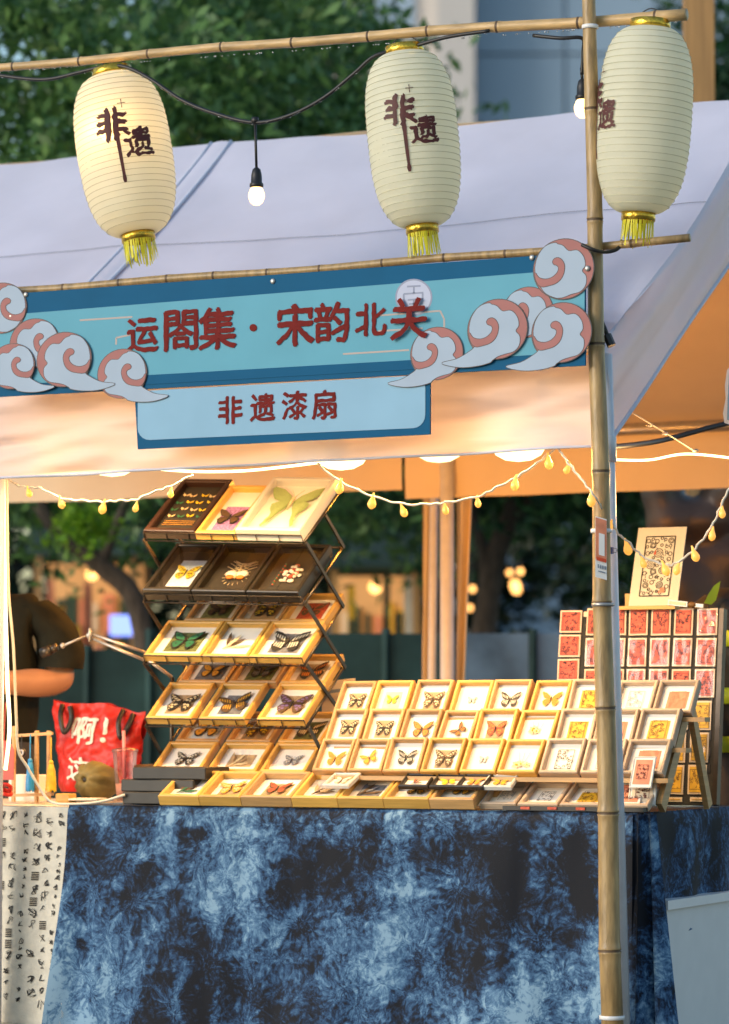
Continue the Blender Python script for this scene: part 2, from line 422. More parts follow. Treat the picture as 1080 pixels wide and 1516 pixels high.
# ================================================================== SETTING
g = MB().grid(lambda u, v: (CAM.x - 300 + 600 * u, CAM.y - 60 + 500 * v, 0), 4, 4)
tag(g.build('ground', M['ground']), 'dark wet paving spreading under the stalls', 'ground', kind='structure')

def np_leaves(name, pts, size, material, parent, seed, up=.5):
    rng = np.random.default_rng(seed); n = len(pts)
    nrm = rng.normal(size=(n, 3)); nrm[:, 2] += up; nrm /= np.linalg.norm(nrm, axis=1)[:, None]
    a = rng.normal(size=(n, 3)); a -= (a * nrm).sum(1)[:, None] * nrm; a /= np.linalg.norm(a, axis=1)[:, None]
    b = np.cross(nrm, a); L = size * rng.uniform(.6, 1.35, n)[:, None]; W = L * .42
    v = np.stack([pts - a * L * .5, pts + b * W * .5 - nrm * L * .07, pts + a * L * .5 - nrm * L * .12, pts - b * W * .5 - nrm * L * .07], 1)
    if parent is not None:
        o3 = np.array(WM[parent].translation)
        v = v - o3
    me = bpy.data.meshes.new(name); me.vertices.add(n * 4); me.vertices.foreach_set('co', v.reshape(-1))
    me.loops.add(n * 4); me.loops.foreach_set('vertex_index', np.arange(n * 4))
    me.polygons.add(n); me.polygons.foreach_set('loop_start', np.arange(n) * 4); me.polygons.foreach_set('loop_total', np.full(n, 4))
    me.materials.append(material); me.update(); me.validate()
    return put(name, me, parent)
def blob_pts(blobs, n, seed, clump=70, spread=.16):
    """points in clumps spread through the given ellipsoids (mostly near their skin)"""
    rng = np.random.default_rng(seed); out = []
    vol = np.array([r[0] * r[1] * r[2] for c, r in blobs]); vol = vol / vol.sum()
    for (c, r), k in zip(blobs, vol):
        m = int(n * k); nc = max(3, m // clump)
        d = rng.normal(size=(nc, 3)); d /= np.linalg.norm(d, axis=1)[:, None]
        cc = np.array(c) + d * np.array(r) * (rng.uniform(.2, 1, nc) ** .45)[:, None]
        idx = rng.integers(0, nc, m)
        out.append(cc[idx] + rng.normal(size=(m, 3)) * np.array([spread, spread, spread * .7]) * rng.uniform(.6, 1.5, nc)[idx][:, None])
    p = np.concatenate(out); return p[p[:, 2] > .15]
def tree(name, label, trunk, rad, limbs, blobs, n, leaf, lm, seed, group='trees behind the stalls', spread=.16):
    t = thing(name, label, 'tree', (trunk[0][0], trunk[0][1], 0), group)
    tp = bez(trunk, 6); k = len(tp)
    mb = MB().tube(tp, [rad * (1 - .55 * i / k) * (1 + .08 * noise.noise(tp[i] * 3)) for i in range(k)], 10)
    mb.build('trunk', M['bark'], t, True)
    for lb in limbs:
        lp = bez(lb, 5)
        MB().tube(lp, [rad * .5 * (1 - .75 * i / len(lp)) for i in range(len(lp))], 7).build('limb', M['bark'], t, True)
    np_leaves('crown', blob_pts(blobs, n, seed, spread=spread), leaf, M[lm], t, seed)
    return t
def B(px, py, D, rx, rz, ry=None):
    return (tuple(at(px, py, D)), (rx, ry or rx, rz))

# the leaning tree whose bare trunk crosses behind the seller
D = 18.5
tr = [at(232, 1340, D), at(226, 1120, D), at(205, 905, D), at(150, 838, D), at(90, 790, D), at(55, 735, D), at(20, 600, D)]
t = tree('broadleaf_tree', 'tree with a bare leaning trunk behind the shopkeeper and thick green crown', tr, .075,
     [[at(150, 838, D), at(180, 760, D), at(230, 640, D), at(260, 420, D)], [at(20, 600, D), at(60, 420, D), at(120, 260, D)]],
     [B(-40, 120, D, 1.5, 1.35), B(210, 60, D, 1.5, 1.25), B(120, 330, D, 1.8, 1.1), B(330, 210, D + .6, 1.0, 1.1), B(70, 640, D + .5, 1.7, .75), B(330, 690, D + .8, 1.3, .55), B(120, 825, D + 1, .45, .14), B(185, 862, D + 1, .22, .10)],
     30000, .105, 'leaf_a', 3)
tag(np_leaves('lit_twig', blob_pts([B(128, 785, D - .4, .10, .17)], 420, 5, 200, .05), .06, M['leaf_bright'], t, 8), kind='stuff')
D = 23
tree('dense_tree', 'dense green tree reaching up in front of the grey building', [at(430, 1300, D), at(436, 1000, D), at(440, 800, D), at(450, 560, D)], .13,
     [[at(440, 800, D), at(380, 640, D), at(330, 430, D)], [at(440, 740, D), at(500, 600, D), at(520, 380, D)]],
     [B(420, 60, D, 1.05, 1.15), B(360, 240, D, 1.7, 1.1), B(440, -80, D, .9, .8), B(300, -40, D, 1.3, 1.2), B(480, 180, D, .75, .8), B(420, 640, D, 1.9, .85), B(590, 720, D, 1.3, .45), B(570, 835, D, .5, .16), B(520, 870, D, .25, .10)],
     26000, .12, 'leaf_a', 7)
D = 20.5
tree('forked_tree', 'tree with a forked grey trunk and dark drooping crown between the tent poles', [at(700, 1290, D), at(706, 1040, D), at(722, 900, D), at(735, 820, D), at(752, 770, D), at(775, 690, D)], .10,
     [[at(722, 900, D), at(716, 820, D), at(700, 750, D), at(690, 640, D)], [at(735, 830, D), at(770, 760, D), at(830, 690, D)]],
     [B(790, 560, D, 1.55, .95), B(620, 560, D, 1.2, .8), B(890, 720, D, .85, .55), B(800, 330, D, .6, .62), B(695, 320, D, .25, .6), B(960, 560, D, 1.2, .9)],
     22000, .105, 'leaf_b', 9)
D = 25
tree('tall_tree', 'tall green tree behind the orange timber post', [at(1120, 1270, D), at(1110, 900, D), at(1100, 600, D), at(1090, 300, D)], .14,
     [[at(1100, 600, D), at(1030, 420, D), at(990, 250, D)]],
     [B(1060, 120, D, .55, 1.0), B(990, 20, D, .28, .35), B(1130, 220, D, .9, 1.1), B(1010, 640, D, 1.1, .7), B(1080, 800, D, .8, .6)],
     14000, .12, 'leaf_b', 12)
# the dark planting at the far side of the walk
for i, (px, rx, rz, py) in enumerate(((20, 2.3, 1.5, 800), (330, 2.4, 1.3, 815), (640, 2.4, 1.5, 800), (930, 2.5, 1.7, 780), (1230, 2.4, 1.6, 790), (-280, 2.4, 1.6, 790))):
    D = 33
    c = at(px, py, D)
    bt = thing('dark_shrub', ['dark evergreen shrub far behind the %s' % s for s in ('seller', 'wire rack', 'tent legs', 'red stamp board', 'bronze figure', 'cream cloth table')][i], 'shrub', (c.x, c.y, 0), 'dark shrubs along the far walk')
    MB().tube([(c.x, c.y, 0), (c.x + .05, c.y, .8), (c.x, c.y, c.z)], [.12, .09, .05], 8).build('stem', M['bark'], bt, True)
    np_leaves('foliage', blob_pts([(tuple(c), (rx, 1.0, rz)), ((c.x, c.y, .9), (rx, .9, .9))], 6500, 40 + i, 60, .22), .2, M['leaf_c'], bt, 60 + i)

# ---- the tall grey building far behind
D = 62
b0 = at(690, 1200, D)
bld = thing('office_building', 'blue grey clad office building behind the trees', 'building', (b0.x, b0.y, 0))
def bp(px, dep, z):
    q = at(px, 400, D + dep); return Vector((q.x, q.y, z))
MB().prism([bp(702, 0, 0), bp(1500, 0, 0), bp(1500, 9, 0), bp(702, 9, 0)], (0, 0, 34)).build('main_wall', M['facade_joint'], bld)
MB().prism([bp(648, -1.2, 0), bp(704, -1.2, 0), bp(704, 5, 0), bp(648, 5, 0)], (0, 0, 33)).build('stone_pier', M['facade_pale'], bld)
MB().prism([bp(300, .6, 0), bp(650, .6, 0), bp(650, 8, 0), bp(300, 8, 0)], (0, 0, 31)).build('side_wall', M['facade_pale'], bld)
pm = None; ex = (bp(1500, 0, 0) - bp(702, 0, 0)).normalized(); eyb = Vector((-ex.y, ex.x, 0))
pw, ph = 1.75, 2.3
pmesh = MB().box((0, 0, 0), (pw - .05, .12, ph - .05)).mesh('cladding_panel', M['facade'])
rotm = Matrix(((ex.x, eyb.x, 0), (ex.y, eyb.y, 0), (0, 0, 1))).to_4x4()
for iz in range(4, 9):
    for ix in range(0, 4):
        p = bp(702, 0, 0) + ex * (pw * (ix + .5) + .02) - eyb * .07 + Vector((0, 0, ph * (iz + .5)))
        o = put('cladding_panel', pmesh, bld); o.matrix_local = WM[bld].inverted() @ Matrix.Translation(p) @ rotm
bm2 = MB().box((0, 0, 0), (1.1, .12, 1.3)).mesh('window', M['facade'])
for iz in range(4, 9):
    for ix in range(4):
        p = bp(650, .6, 0) - ex * (1.0 + 1.35 * ix) - eyb * .02 + Vector((0, 0, ph * (iz + .5)))
        o = put('window', bm2, bld); o.matrix_local = WM[bld].inverted() @ Matrix.Translation(p) @ rotm

# ---- low panel fence behind the tents
D = 16.5
fn = thing('panel_fence', 'low fence of teal grey panels between dark posts behind the tents', 'fence', (at(540, 1000, D).x, at(540, 1000, D).y, 0))
edges = [-60, 40, 130, 222, 330, 440, 572, 668, 790, 900, 1010, 1130]
for i in range(len(edges) - 1):
    a = at(edges[i] + 6, 1000, D); b = at(edges[i + 1] - 6, 1000, D)
    top = 1.03 + (1060 - (962 if i < 3 else 938)) * D / FPX
    a.z = b.z = .08
    MB().prism([a, b, b + Vector((0, 0, top - .08)), a + Vector((0, 0, top - .08))], FH * .03).build('panel', M['fence_pale' if i in (7, 8) else 'fence'], fn)
    p = at(edges[i], 1000, D)
    MB().box((p.x, p.y, (top + .03) / 2), (.03, .05, top + .015)).build('post', M['fence'], fn)
a = at(-60, 950, D); b = at(250, 950, D)

# ---- lit stalls far across the walk
def far_stall(px, D, wpx, hh, label, wallmat, seed):
    rnd = random.Random(seed); k = FPX / D; wd = wpx / k
    c = at(px, 1060, D); c.z = 0
    Mx = Matrix.Translation(c) @ Matrix.Rotation(ALPHA, 4, 'Z')
    s = thing('market_stall', label, 'stall', Mx, 'lit stalls across the walk')
    MB().box((0, 0, .45), (wd, .7, .9)).build('counter', M[wallmat], s, local=True)
    MB().box((0, .9, hh / 2 + .1), (wd, .04, hh - .2)).build('back_cloth', M['stall_wall'], s, local=True)
    for sx in (-1, 1):
        for yy in (-.4, .95):
            MB().box((sx * wd / 2, yy, hh / 2), (.06, .06, hh)).build('post', M['timber'], s, local=True)
    MB().prism([(-wd / 2 - .1, -.5, hh), (wd / 2 + .1, -.5, hh), (wd / 2 + .1, .25, hh + .35), (-wd / 2 - .1, .25, hh + .35)], (0, 0, .03)).build('canopy', M['awning'], s, local=True)
    MB().prism([(-wd / 2 - .1, 1.0, hh), (wd / 2 + .1, 1.0, hh), (wd / 2 + .1, .25, hh + .35), (-wd / 2 - .1, .25, hh + .35)], (0, 0, .03)).build('canopy', M['awning'], s, local=True)
    for i in range(9):
        x = -wd / 2 + wd * (i + .5) / 9 + rnd.uniform(-.05, .05); hb_ = .55 + rnd.uniform(0, .75)
        MB().box((x, -.1 + rnd.uniform(-.1, .1), .9 + hb_ / 2), (wd / 9 * rnd.uniform(.5, .95), .18, hb_)).build('goods_box', M[rnd.choice(['ochre', 'cream', 'salmon', 'stall_pale', 'stall_wall', 'olive', 'awning', 'awning'])], s, local=True)
    for i in range(7):
        x = -wd / 2 + wd * (i + .5) / 7 + rnd.uniform(-.05, .05); hb_ = rnd.uniform(.15, .45)
        MB().box((x, .86, hh - .2 - hb_ / 2 - rnd.uniform(0, .2)), (wd / 7 * rnd.uniform(.4, .9), .02, hb_)).build('hanging_scroll', M[rnd.choice(['ochre', 'awning', 'cream', 'awning', 'stall_pale', 'salmon', 'olive'])], s, local=True)
    l = bpy.data.lights.new('stall_lamp', 'POINT'); l.energy = 8; l.color = (1, .6, .25); l.shadow_soft_size = .1
    lo = bpy.data.objects.new('stall_lamp', l); COL.objects.link(lo); lo.parent = s; lo.location = (0, .2, hh - .12)
    MB().ball((0, .2, hh - .12), .05).build('lamp_bulb', M['bulb_far'], s, local=True)
    return s
far_stall(556, 26, 120, 2.2, 'lit stall with cream counter seen beside the tent legs', 'stall_pale', 1)
far_stall(132, 27, 140, 2.35, 'lit stall glowing behind the bare leaning trunk', 'stall_wall', 2)
# hanging lamps dotted through the far trees
rnd = random.Random(4)
spots = [(548, 792), (575, 815), (590, 812), (576, 835), (600, 828), (622, 820), (530, 822), (512, 838), (558, 842), (610, 842), (640, 860), (520, 800), (500, 850), (535, 858),
         (755, 848), (771, 846), (763, 866), (765, 872), (700, 872), (696, 900), (72, 832), (100, 850), (175, 860), (196, 870), (480, 838), (460, 830)]
for i, (px, py) in enumerate(spots):
    D = 29 + (i * 7 % 5) * .8
    p = at(px, py, D)
    lt = thing('hanging_lamp', 'small amber lamp hanging in the trees beyond the tents', 'lamp', p, 'amber lamps hung through the far trees')
    MB().ball(p, .028 if i not in (16, 17) else .05, 8, 6).build('globe', M['bulb_far'], lt, True)
    MB().tube([p + Vector((0, 0, .03)), p + Vector((0, 0, .5))], .004, 4).build('cord', M['black'], lt)
# blue lit screen beyond the seller
p = at(186, 926, 25)
sb = MB().box((p.x, p.y, p.z), (.24, .05, .16), Matrix.Rotation(ALPHA, 3, 'Z'))
lb = thing('light_box', 'small blue lit screen on a pole beyond the bare leaning trunk', 'screen', (p.x, p.y, 0))
sb.build('screen', emat('blue_screen_glow', (.25, .35, 1), 1.6), lb)
MB().tube([(p.x, p.y + .04, 0), (p.x, p.y + .04, p.z)], .02, 8).build('pole', M['black'], lb)

# ---- orange timber post behind the tent
p = at(1037, 400, 16.0)
tp = MB().box((p.x, p.y, 2.9), (.145, .12, 5.8), Matrix.Rotation(ALPHA, 3, 'Z'))
one('timber_post', tp, M['timber'], 'tall square orange timber post rising behind the tent roof', 'post')

# ================================================================== TENTS
XL = -2.21; YR = 1.65; YB = 3.3; ZE = 2.13; ZR = 3.213
def slope_z(t):
    return ZE + (ZR - ZE) * (.80 * t + .20 * t * t)
def nz(x, y, z, s=1.0): return noise.noise(Vector((x, y, z)) * s)
def tent(name, label, x0, x1, right_open, poles, zback):
    tt = thing(name, label, 'tent', ((x0 + x1) / 2, YR, 0), 'white market tents in a row')
    def front(u, v):
        x = x0 + (x1 - x0) * u; y = YR * v
        sag = -.035 * math.sin(math.pi * u) * math.sin(math.pi * v)
        wr = .012 * nz(x * 1.1 + 3, v * 3.0, 5) + .008 * nz(x * 4 + v * 6, v * 2.0, 1) + .010 * math.exp(-v / .25) * nz(x * 7 - v * 3, v * 2.0, 14) + .007 * abs(nz(x * 2.3 - v * 4, v * 5, 31))
        cr = .030 * math.exp(-(((1 - u) * (x1 - x0)) ** 2 + (v * 1.6) ** 2) / .30) * math.sin(22 * math.atan2(v * 1.9 + .02, (1 - u) * (x1 - x0) + .02)) if right_open else 0
        return (x, y, slope_z(v) + sag + wr + cr)
    MB().grid(front, 70, 34).build('front_roof', M['canopy_roof'], tt, True)
    def back(u, v):
        x = x0 + (x1 - x0) * u; y = YB - (YB - YR) * v
        return (x, y, slope_z(v) + .10 * (1 - v) - .03 * math.sin(math.pi * u) * math.sin(math.pi * v) + .012 * nz(x, v * 3, 9))
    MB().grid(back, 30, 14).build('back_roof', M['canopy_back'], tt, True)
    def val(u, v):                                   # front valance, a loose strip
        x = x0 + (x1 - x0) * u
        zb = 1.82 + .028 * (x - XL) / -XL
        y = -.012 + .016 * math.sin(x * 9) * v + .030 * nz(x * 3.2, v * 2.2, 2) * v + .022 * nz(x * 4 + v * 5, v * 4, 7) + .012 * abs(nz(x * 3 - v * 7, v * 5, 17))
        return (x, y, ZE + (zb - ZE) * v)
    MB().grid(val, 150, 24).build('front_valance', M['canopy'], tt, True)
    hem = [Vector(val(i / 60, 1)) for i in range(61)]
    MB().tube(hem, .0045, 5).build('hem', M['edge'], tt, True)
    def bval(u, v):
        x = x0 + (x1 - x0) * u
        return (x, YB + .02 * nz(x * 3, v * 2, 3) * v, ZE + .10 + (zback - ZE - .10) * v + .008 * nz(x * 2, 0, 1) * v)
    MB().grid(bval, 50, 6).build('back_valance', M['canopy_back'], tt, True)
    for (px_, py_, r, m) in poles:
        MB().tube([(px_[0], px_[1], 0), (py_[0], py_[1], ZE + (.08 if py_[1] > 1 else .0))], r, 14).build('pole', M[m], tt, True)
        MB().box((px_[0], px_[1], .006), (.12, .12, .012)).build('foot_plate', M['steel'], tt)
    # frame rails under the cloth
    MB().tube([(x0 + .04, .05, ZE - .02), (x1 - .04, .05, ZE - .02)], .016, 8).build('eave_rail', M['steel'], tt, True)
    MB().tube([(x0 + .04, YB - .06, ZE + .075), (x1 - .02, YB - .06, ZE + .075)], .024, 10).build('eave_rail', M['steel'], tt, True)
    MB().tube([(x0 + .03, YR, ZR - .045), (x1 - .03, YR, ZR - .045)], .016, 8).build('ridge_rail', M['steel'], tt, True)
    # stitched seam along the front slope
    sp = [Vector(front(i / 60, .60 + .03 * math.sin(3 * i / 60))) + Vector((0, -.004, .006)) for i in range(61)]
    MB().tube(sp, .0014, 4).build('seam', M['seam'], tt)
    return tt
TENT = tent('market_tent', 'white market tent over the butterfly frame stall', XL, 0, True,
            [((.062, .0), (.012, .0), .031, 'white_pole'), ((XL + .03, .03), (XL + .03, .03), .03, 'white_pole'), ((0, YB), (0, YB), .03, 'white_pole'), ((-2.005, YB - .02), (-2.005, YB - .02), .030, 'white_pole')], 1.955)
tent('market_tent', 'white market tent next door, left of the butterfly frame stall', XL - 2.9, XL - .015, False,
     [((XL - 2.87, .03), (XL - 2.87, .03), .03, 'white_pole'), ((XL - 2.87, YB), (XL - 2.87, YB), .03, 'white_pole'), ((-2.115, YB + .03), (-2.085, YB + .03), .018, 'white_pole')], 1.995)
# raised piping where the two roofs meet
MB().grid(lambda u, v: (XL - .045 + .09 * u, YR * v, slope_z(v) + .010 + .006 * math.sin(math.pi * u)), 6, 30).build('roof_strip', M['canopy_roof'], TENT, True)
for dx in (-.043, .043):
    pts = [Vector((XL + dx, YR * v, slope_z(v) + .012)) for v in [i / 20 for i in range(21)]]
    MB().tube(pts, .007, 6).build('roof_piping', M['edge'], TENT, True)
# gable cloth hanging from the right rake
def gable(u, v):
    y = -.02 + (YR + .02) * u; t = max(0, y / YR)
    top = slope_z(t) + .022
    low = 1.855 + (.30 * u + .70 * u * u * .55 + .15 * u) * 1.27
    low = min(top - .2, 1.85 + .62 * max(0, y) ** .95)
    return (-.006 + .018 * min(1, v * 8) + .03 * math.sin(v * 3.1) * (1 - u) + .022 * math.sin(v * 7 + u * 2.5) * v * (1 - .5 * u) + .010 * nz(u * 3, v * 5, 4), y, top + (low - top) * v)
MB().grid(gable, 40, 16).build('gable_valance', M['canopy_half'], TENT, True)
MB().tube([Vector(gable(i / 40, 1)) for i in range(41)], .008, 6).build('hem', M['edge'], TENT, True)
def gable2(u, v):
    y = YB - (YB - YR) * u; top = slope_z(u) + .1 * (1 - u)
    return (.012 + .02 * math.sin(v * 6 + u * 3) * v, y, top - .30 * v)
MB().grid(gable2, 24, 8).build('gable_valance', M['canopy_half'], TENT, True)
# collar where the pole meets the corner
MB().lathe([(.034, 1.80), (.037, 1.80), (.037, 1.875), (.034, 1.88)], 16, Matrix.Translation((.018, 0, 0))).build('pole_collar', M['white_pole'], TENT, True)
MB().tube([hy(886, 462, -.05), hy(896, 486, -.06), hy(901, 500, -.06)], .007, 6).build('strap', M['black'], TENT, True)
MB().tube([hy(899, 496, -.065), hy(906, 512, -.065)], .014, 7).build('strap_buckle', M['black'], TENT)
# gathered cloth strips beside the back poles
def curtain(pa, pb, y, dark=0):
    def fn(u, v):
        px = pa[0] + (pb[0] - pa[0]) * u; pxb = pa[1] + (pb[1] - pa[1]) * u
        top = hy(px, 735, y); bot = hy(pxb, 1010, y)
        z = 2.0 - 2.0 * v; k = (2.0 - z) / 2.0
        x = top.x + (bot.x - top.x) * min(1.6, (1.955 - z) / .79)
        return (x, y + .03 * math.sin(u * 11 + v * 2) + .01 * nz(u * 4, v * 6, y), z)
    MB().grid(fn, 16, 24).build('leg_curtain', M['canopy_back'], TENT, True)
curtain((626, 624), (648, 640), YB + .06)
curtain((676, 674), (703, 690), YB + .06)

# ================================================================== BAMBOO
def bamboo(name, label, a, b, r0, r1, step, m, seed, bow=0.0):
    rn = random.Random(seed); a = Vector(a); b = Vector(b); L = (b - a).length; d = (b - a) / L
    side = Vector((d.z, 0, -d.x)) if abs(d.z) < .5 else Vector((1, 0, 0))
    t = thing(name, label, 'bamboo pole', a if a.z < b.z else b, None)
    pts = []; rs = []; ms = []; s = 0; nodes = []
    nxt = rn.uniform(.3, .9) * step
    def P(q): 
        k = q / L
        return a + d * q + side * (bow * math.sin(math.pi * k)) + side * .003 * math.sin(q * 7 + seed)
    q = 0.0; pts.append(P(0)); rs.append(r0)
    while nxt < L - .02:
        r = r0 + (r1 - r0) * nxt / L
        for dq, k in ((-.03, .985), (-.010, 1.02), (-.004, 1.09), (.0, .99), (.004, 1.10), (.010, 1.03), (.03, .985)):
            pts.append(P(nxt + dq)); rs.append(r * k)
        nodes.append(len(pts) - 4); nxt += step * rn.uniform(.85, 1.15)
    pts.append(P(L)); rs.append(r1)
    mis = [0] * (len(pts) - 1)
    for n_ in nodes: mis[n_ - 1] = 1; mis[n_] = 1
    MB().tube(pts, rs, 16, mis=mis).build('culm', [M[m], M['node']], t, True)
    return t
YP = -.10
BP = bamboo('bamboo_post', 'upright bamboo pole tied in front of the white tent pole', hy(908, 1566, YP), hy(872, -60, YP), .0335, .0205, .36, 'bamboo', 2)
_pa, _pb = hy(908, 1566, YP), hy(872, -60, YP)
def on_post(py): return _pa + (_pb - _pa) * ((1566 - py) / 1626)
for px, py in ((889, 1508), (875, 42), (879, 796)):
    c = on_post(py)
    r = .0355 - .014 * (1566 - py) / 1626
    MB().lathe([(r, -.006), (r + .003, -.006), (r + .003, .006), (r, .006)], 16, Matrix.Translation(c)).build('cable_tie', M['white_plastic'], BP, True)
c = on_post(905); MB().lathe([(.030, -.005), (.034, -.005), (.034, .005), (.030, .005)], 16, Matrix.Translation(c)).build('wire_tie', M['steel'], BP, True)
YC = -.055
TOPBAR = bamboo('bamboo_crossbar', 'long pale bamboo bar the paper lanterns hang from', hy(-40, 104, YC), hy(1017, 22, YC), .0135, .0185, .24, 'bamboo_pale', 5, -.012)
# rain drops along its underside
dm = MB(); rn = random.Random(8)
for i in range(120):
    k = rn.random(); p = hy(-20 + 1030 * k, 102 - 78.5 * k, YC)
    dm.ball(p + Vector((rn.uniform(-.003, .003), rn.uniform(-.006, .002), -.017 - .004 * k + .003)), rn.uniform(.0016, .0034), 6, 5)
tag(dm.build('rain_drops', clear('water_drop', (1, 1, 1), .02, .25), TOPBAR, True), kind='stuff')
SIGNBAR = bamboo('bamboo_crossbar', 'bamboo bar behind the top edge of the blue sign', hy(-30, 434, -.085), hy(1022, 353, -.06), .0145, .0125, .2, 'bamboo', 12, .004)
# black cord that lashes the sign bar
MB().tube(bez([hy(862, 362, -.16), hy(880, 370, -.155), hy(898, 373, -.11), hy(915, 368, -.075), hy(921, 356, -.05)], 5), .006, 6).build('lashing', M['black'], SIGNBAR, True)

# ================================================================== LETTERING
_glyph = {}
def glyph(ch, bold=.012, rough=.012, seed=0):
    """flat outline mesh of one character, unit height, centred; brushy edge"""
    key = (ch, bold, rough, seed)
    if key in _glyph: return _glyph[key]
    cu = bpy.data.curves.new('glyph', 'FONT'); cu.body = ch; cu.size = 1; cu.resolution_u = 3
    ob = bpy.data.objects.new('glyph', cu); COL.objects.link(ob)
    dg = bpy.context.evaluated_depsgraph_get(); dg.update()
    me = bpy.data.meshes.new_from_object(ob.evaluated_get(dg))
    bm = bmesh.new(); bm.from_mesh(me)
    for _ in range(3):
        ed = [e for e in bm.edges if e.calc_length() > .09]
        if not ed: break
        bmesh.ops.subdivide_edges(bm, edges=ed, cuts=1)
    bmesh.ops.triangulate(bm, faces=bm.faces)
    xs = [v.co.x for v in bm.verts]; ys = [v.co.y for v in bm.verts]
    cx, cy = (min(xs) + max(xs)) / 2, (min(ys) + max(ys)) / 2; s = 1 / max(max(xs) - min(xs), max(ys) - min(ys), .2)
    for v in bm.verts:
        p = Vector(((v.co.x - cx) * s, (v.co.y - cy) * s, 0))
        n1 = noise.noise(Vector((p.x * 7 + seed, p.y * 7, 3))); n2 = noise.noise(Vector((p.x * 7 + seed, p.y * 7, 8)))
        v.co = p + Vector((n1, n2, 0)) * rough * 2.4
    bm.verts.ensure_lookup_table()
    out = ([v.co.copy() for v in bm.verts], [[v.index for v in f.verts] for f in bm.faces])
    bm.free(); bpy.data.objects.remove(ob); bpy.data.curves.remove(cu)
    _glyph[key] = out; return out
def glyph_on(mb, ch, fn, size, th=None, bold=.012, rough=.012, seed=0, mi=0, rot=0, sx=1):
    """place a character: fn maps plane coordinates in metres to space"""
    vs, fs = glyph(ch, bold, rough, seed); c, s = math.cos(rot), math.sin(rot)
    toward = None
    for i, (dx, dy) in enumerate(((0, 0), (1, .3), (-1, -.3), (.3, 1), (-.3, -1)) if bold else ((0, 0),)):
        q = [fn(((v.x + dx * bold) * c * sx - (v.y + dy * bold) * s) * size, ((v.x + dx * bold) * s * sx + (v.y + dy * bold) * c) * size) for v in vs]
        if toward is None and fs:                      # copies that thicken the stroke lie a hair apart
            f = fs[0]; toward = (q[f[1]] - q[f[0]]).cross(q[f[2]] - q[f[0]]).normalized()
        mb.add([p + toward * (.00022 * i) for p in q], fs, mi)
    return mb

# ================================================================== BLUE SIGN
YS = -.150
def sp(px, py, k=0): return hy(px, py, YS - .0010 * k)
SIGN = thing('hanging_sign', 'blue painted stall sign with pink edged clouds and dark red characters', 'sign', hy(430, 640, YS))
def poly(pxs, k, th, name, m, side=None):
    return MB().prism([sp(x, y, k) for x, y in pxs], (0, th, 0), 0, 1 if side else None).build(name, [M[m], M[side]] if side else M[m], SIGN)
def rrect(x0, y0, x1, y1, sl0, sl1, r, n=5):
    out = []
    for (cx, cy, a0) in ((x0 + r, y0 + r, 180), (x1 - r, y0 + r, 270), (x1 - r, y1 - r, 0), (x0 + r, y1 - r, 90)):
        for i in range(n + 1):
            a = R(a0 + 90 * i / n); x = cx + r * math.cos(a); y = cy + r * math.sin(a)
            k = (y - y0) / (y1 - y0); out.append((x, y + (sl0 * (1 - k) + sl1 * k) * (x - x0) / (x1 - x0)))
    return out
poly([(-14, 437), (867, 373), (867, 541), (-14, 588)], 0, .008, 'backing_board', 'teal')
poly([(-14, 468), (866, 397), (866, 521), (-14, 571)], 1.2, .002, 'face_panel', 'sky_blue')
poly([(200, 590), (637, 563), (637, 643), (204, 665)], .6, .008, 'name_board', 'teal')
poly(rrect(204, 579, 630, 652, -24, -19, 18), 2.2, .002, 'name_panel', 'pale_blue')
poly([(203, 556), (640, 531), (640, 545), (203, 570)], 1.8, .002, 'shelf_line', 'teal')
# faint printed lines
for a, b in (((118, 474), (196, 469)), ((172, 510), (172, 500)), ((172, 500), (195, 495)), ((508, 524), (606, 518)), ((560, 467), (652, 460)), ((652, 460), (658, 472)), ((658, 472), (658, 500)), ((560, 490), (626, 486))):
    d = Vector((b[0] - a[0], b[1] - a[1])); n_ = Vector((-d.y, d.x)).normalized() * 1.3
    poly([(a[0] + n_[0], a[1] + n_[1]), (b[0] + n_[0], b[1] + n_[1]), (b[0] - n_[0], b[1] - n_[1]), (a[0] - n_[0], a[1] - n_[1])], 1.6, .001, 'printed_line', 'line_pink')
# round emblem
def circ(cx, cy, r, n=36): return [(cx + r * math.cos(2 * math.pi * i / n), cy + r * math.sin(2 * math.pi * i / n)) for i in range(n)]
poly(circ(613, 440, 27.5), 1.7, .001, 'emblem_rim', 'emblem_line')
poly(circ(613, 440, 25), 2.0, .001, 'emblem_disc', 'emblem')
em = MB()
for (a, b) in (((603, 424), (623, 423)), ((613, 424), (613, 434)), ((598, 435), (627, 433)), ((598, 435), (598, 444)), ((604, 444), (626, 442)), ((626, 433), (626, 443)), ((613, 444), (613, 458)), ((600, 458), (626, 456)), ((606, 450), (620, 449))):
    d = Vector((b[0] - a[0], b[1] - a[1])).normalized(); n_ = Vector((-d.y, d.x)) * 1.3
    em.prism([sp(x, y, 2.5) for x, y in ((a[0] + n_.x, a[1] + n_.y), (b[0] + n_.x, b[1] + n_.y), (b[0] - n_.x, b[1] - n_.y), (a[0] - n_.x, a[1] - n_.y))], (0, .001, 0))
tag(em.build('emblem_fret', M['emblem_line'], SIGN), kind='stuff')
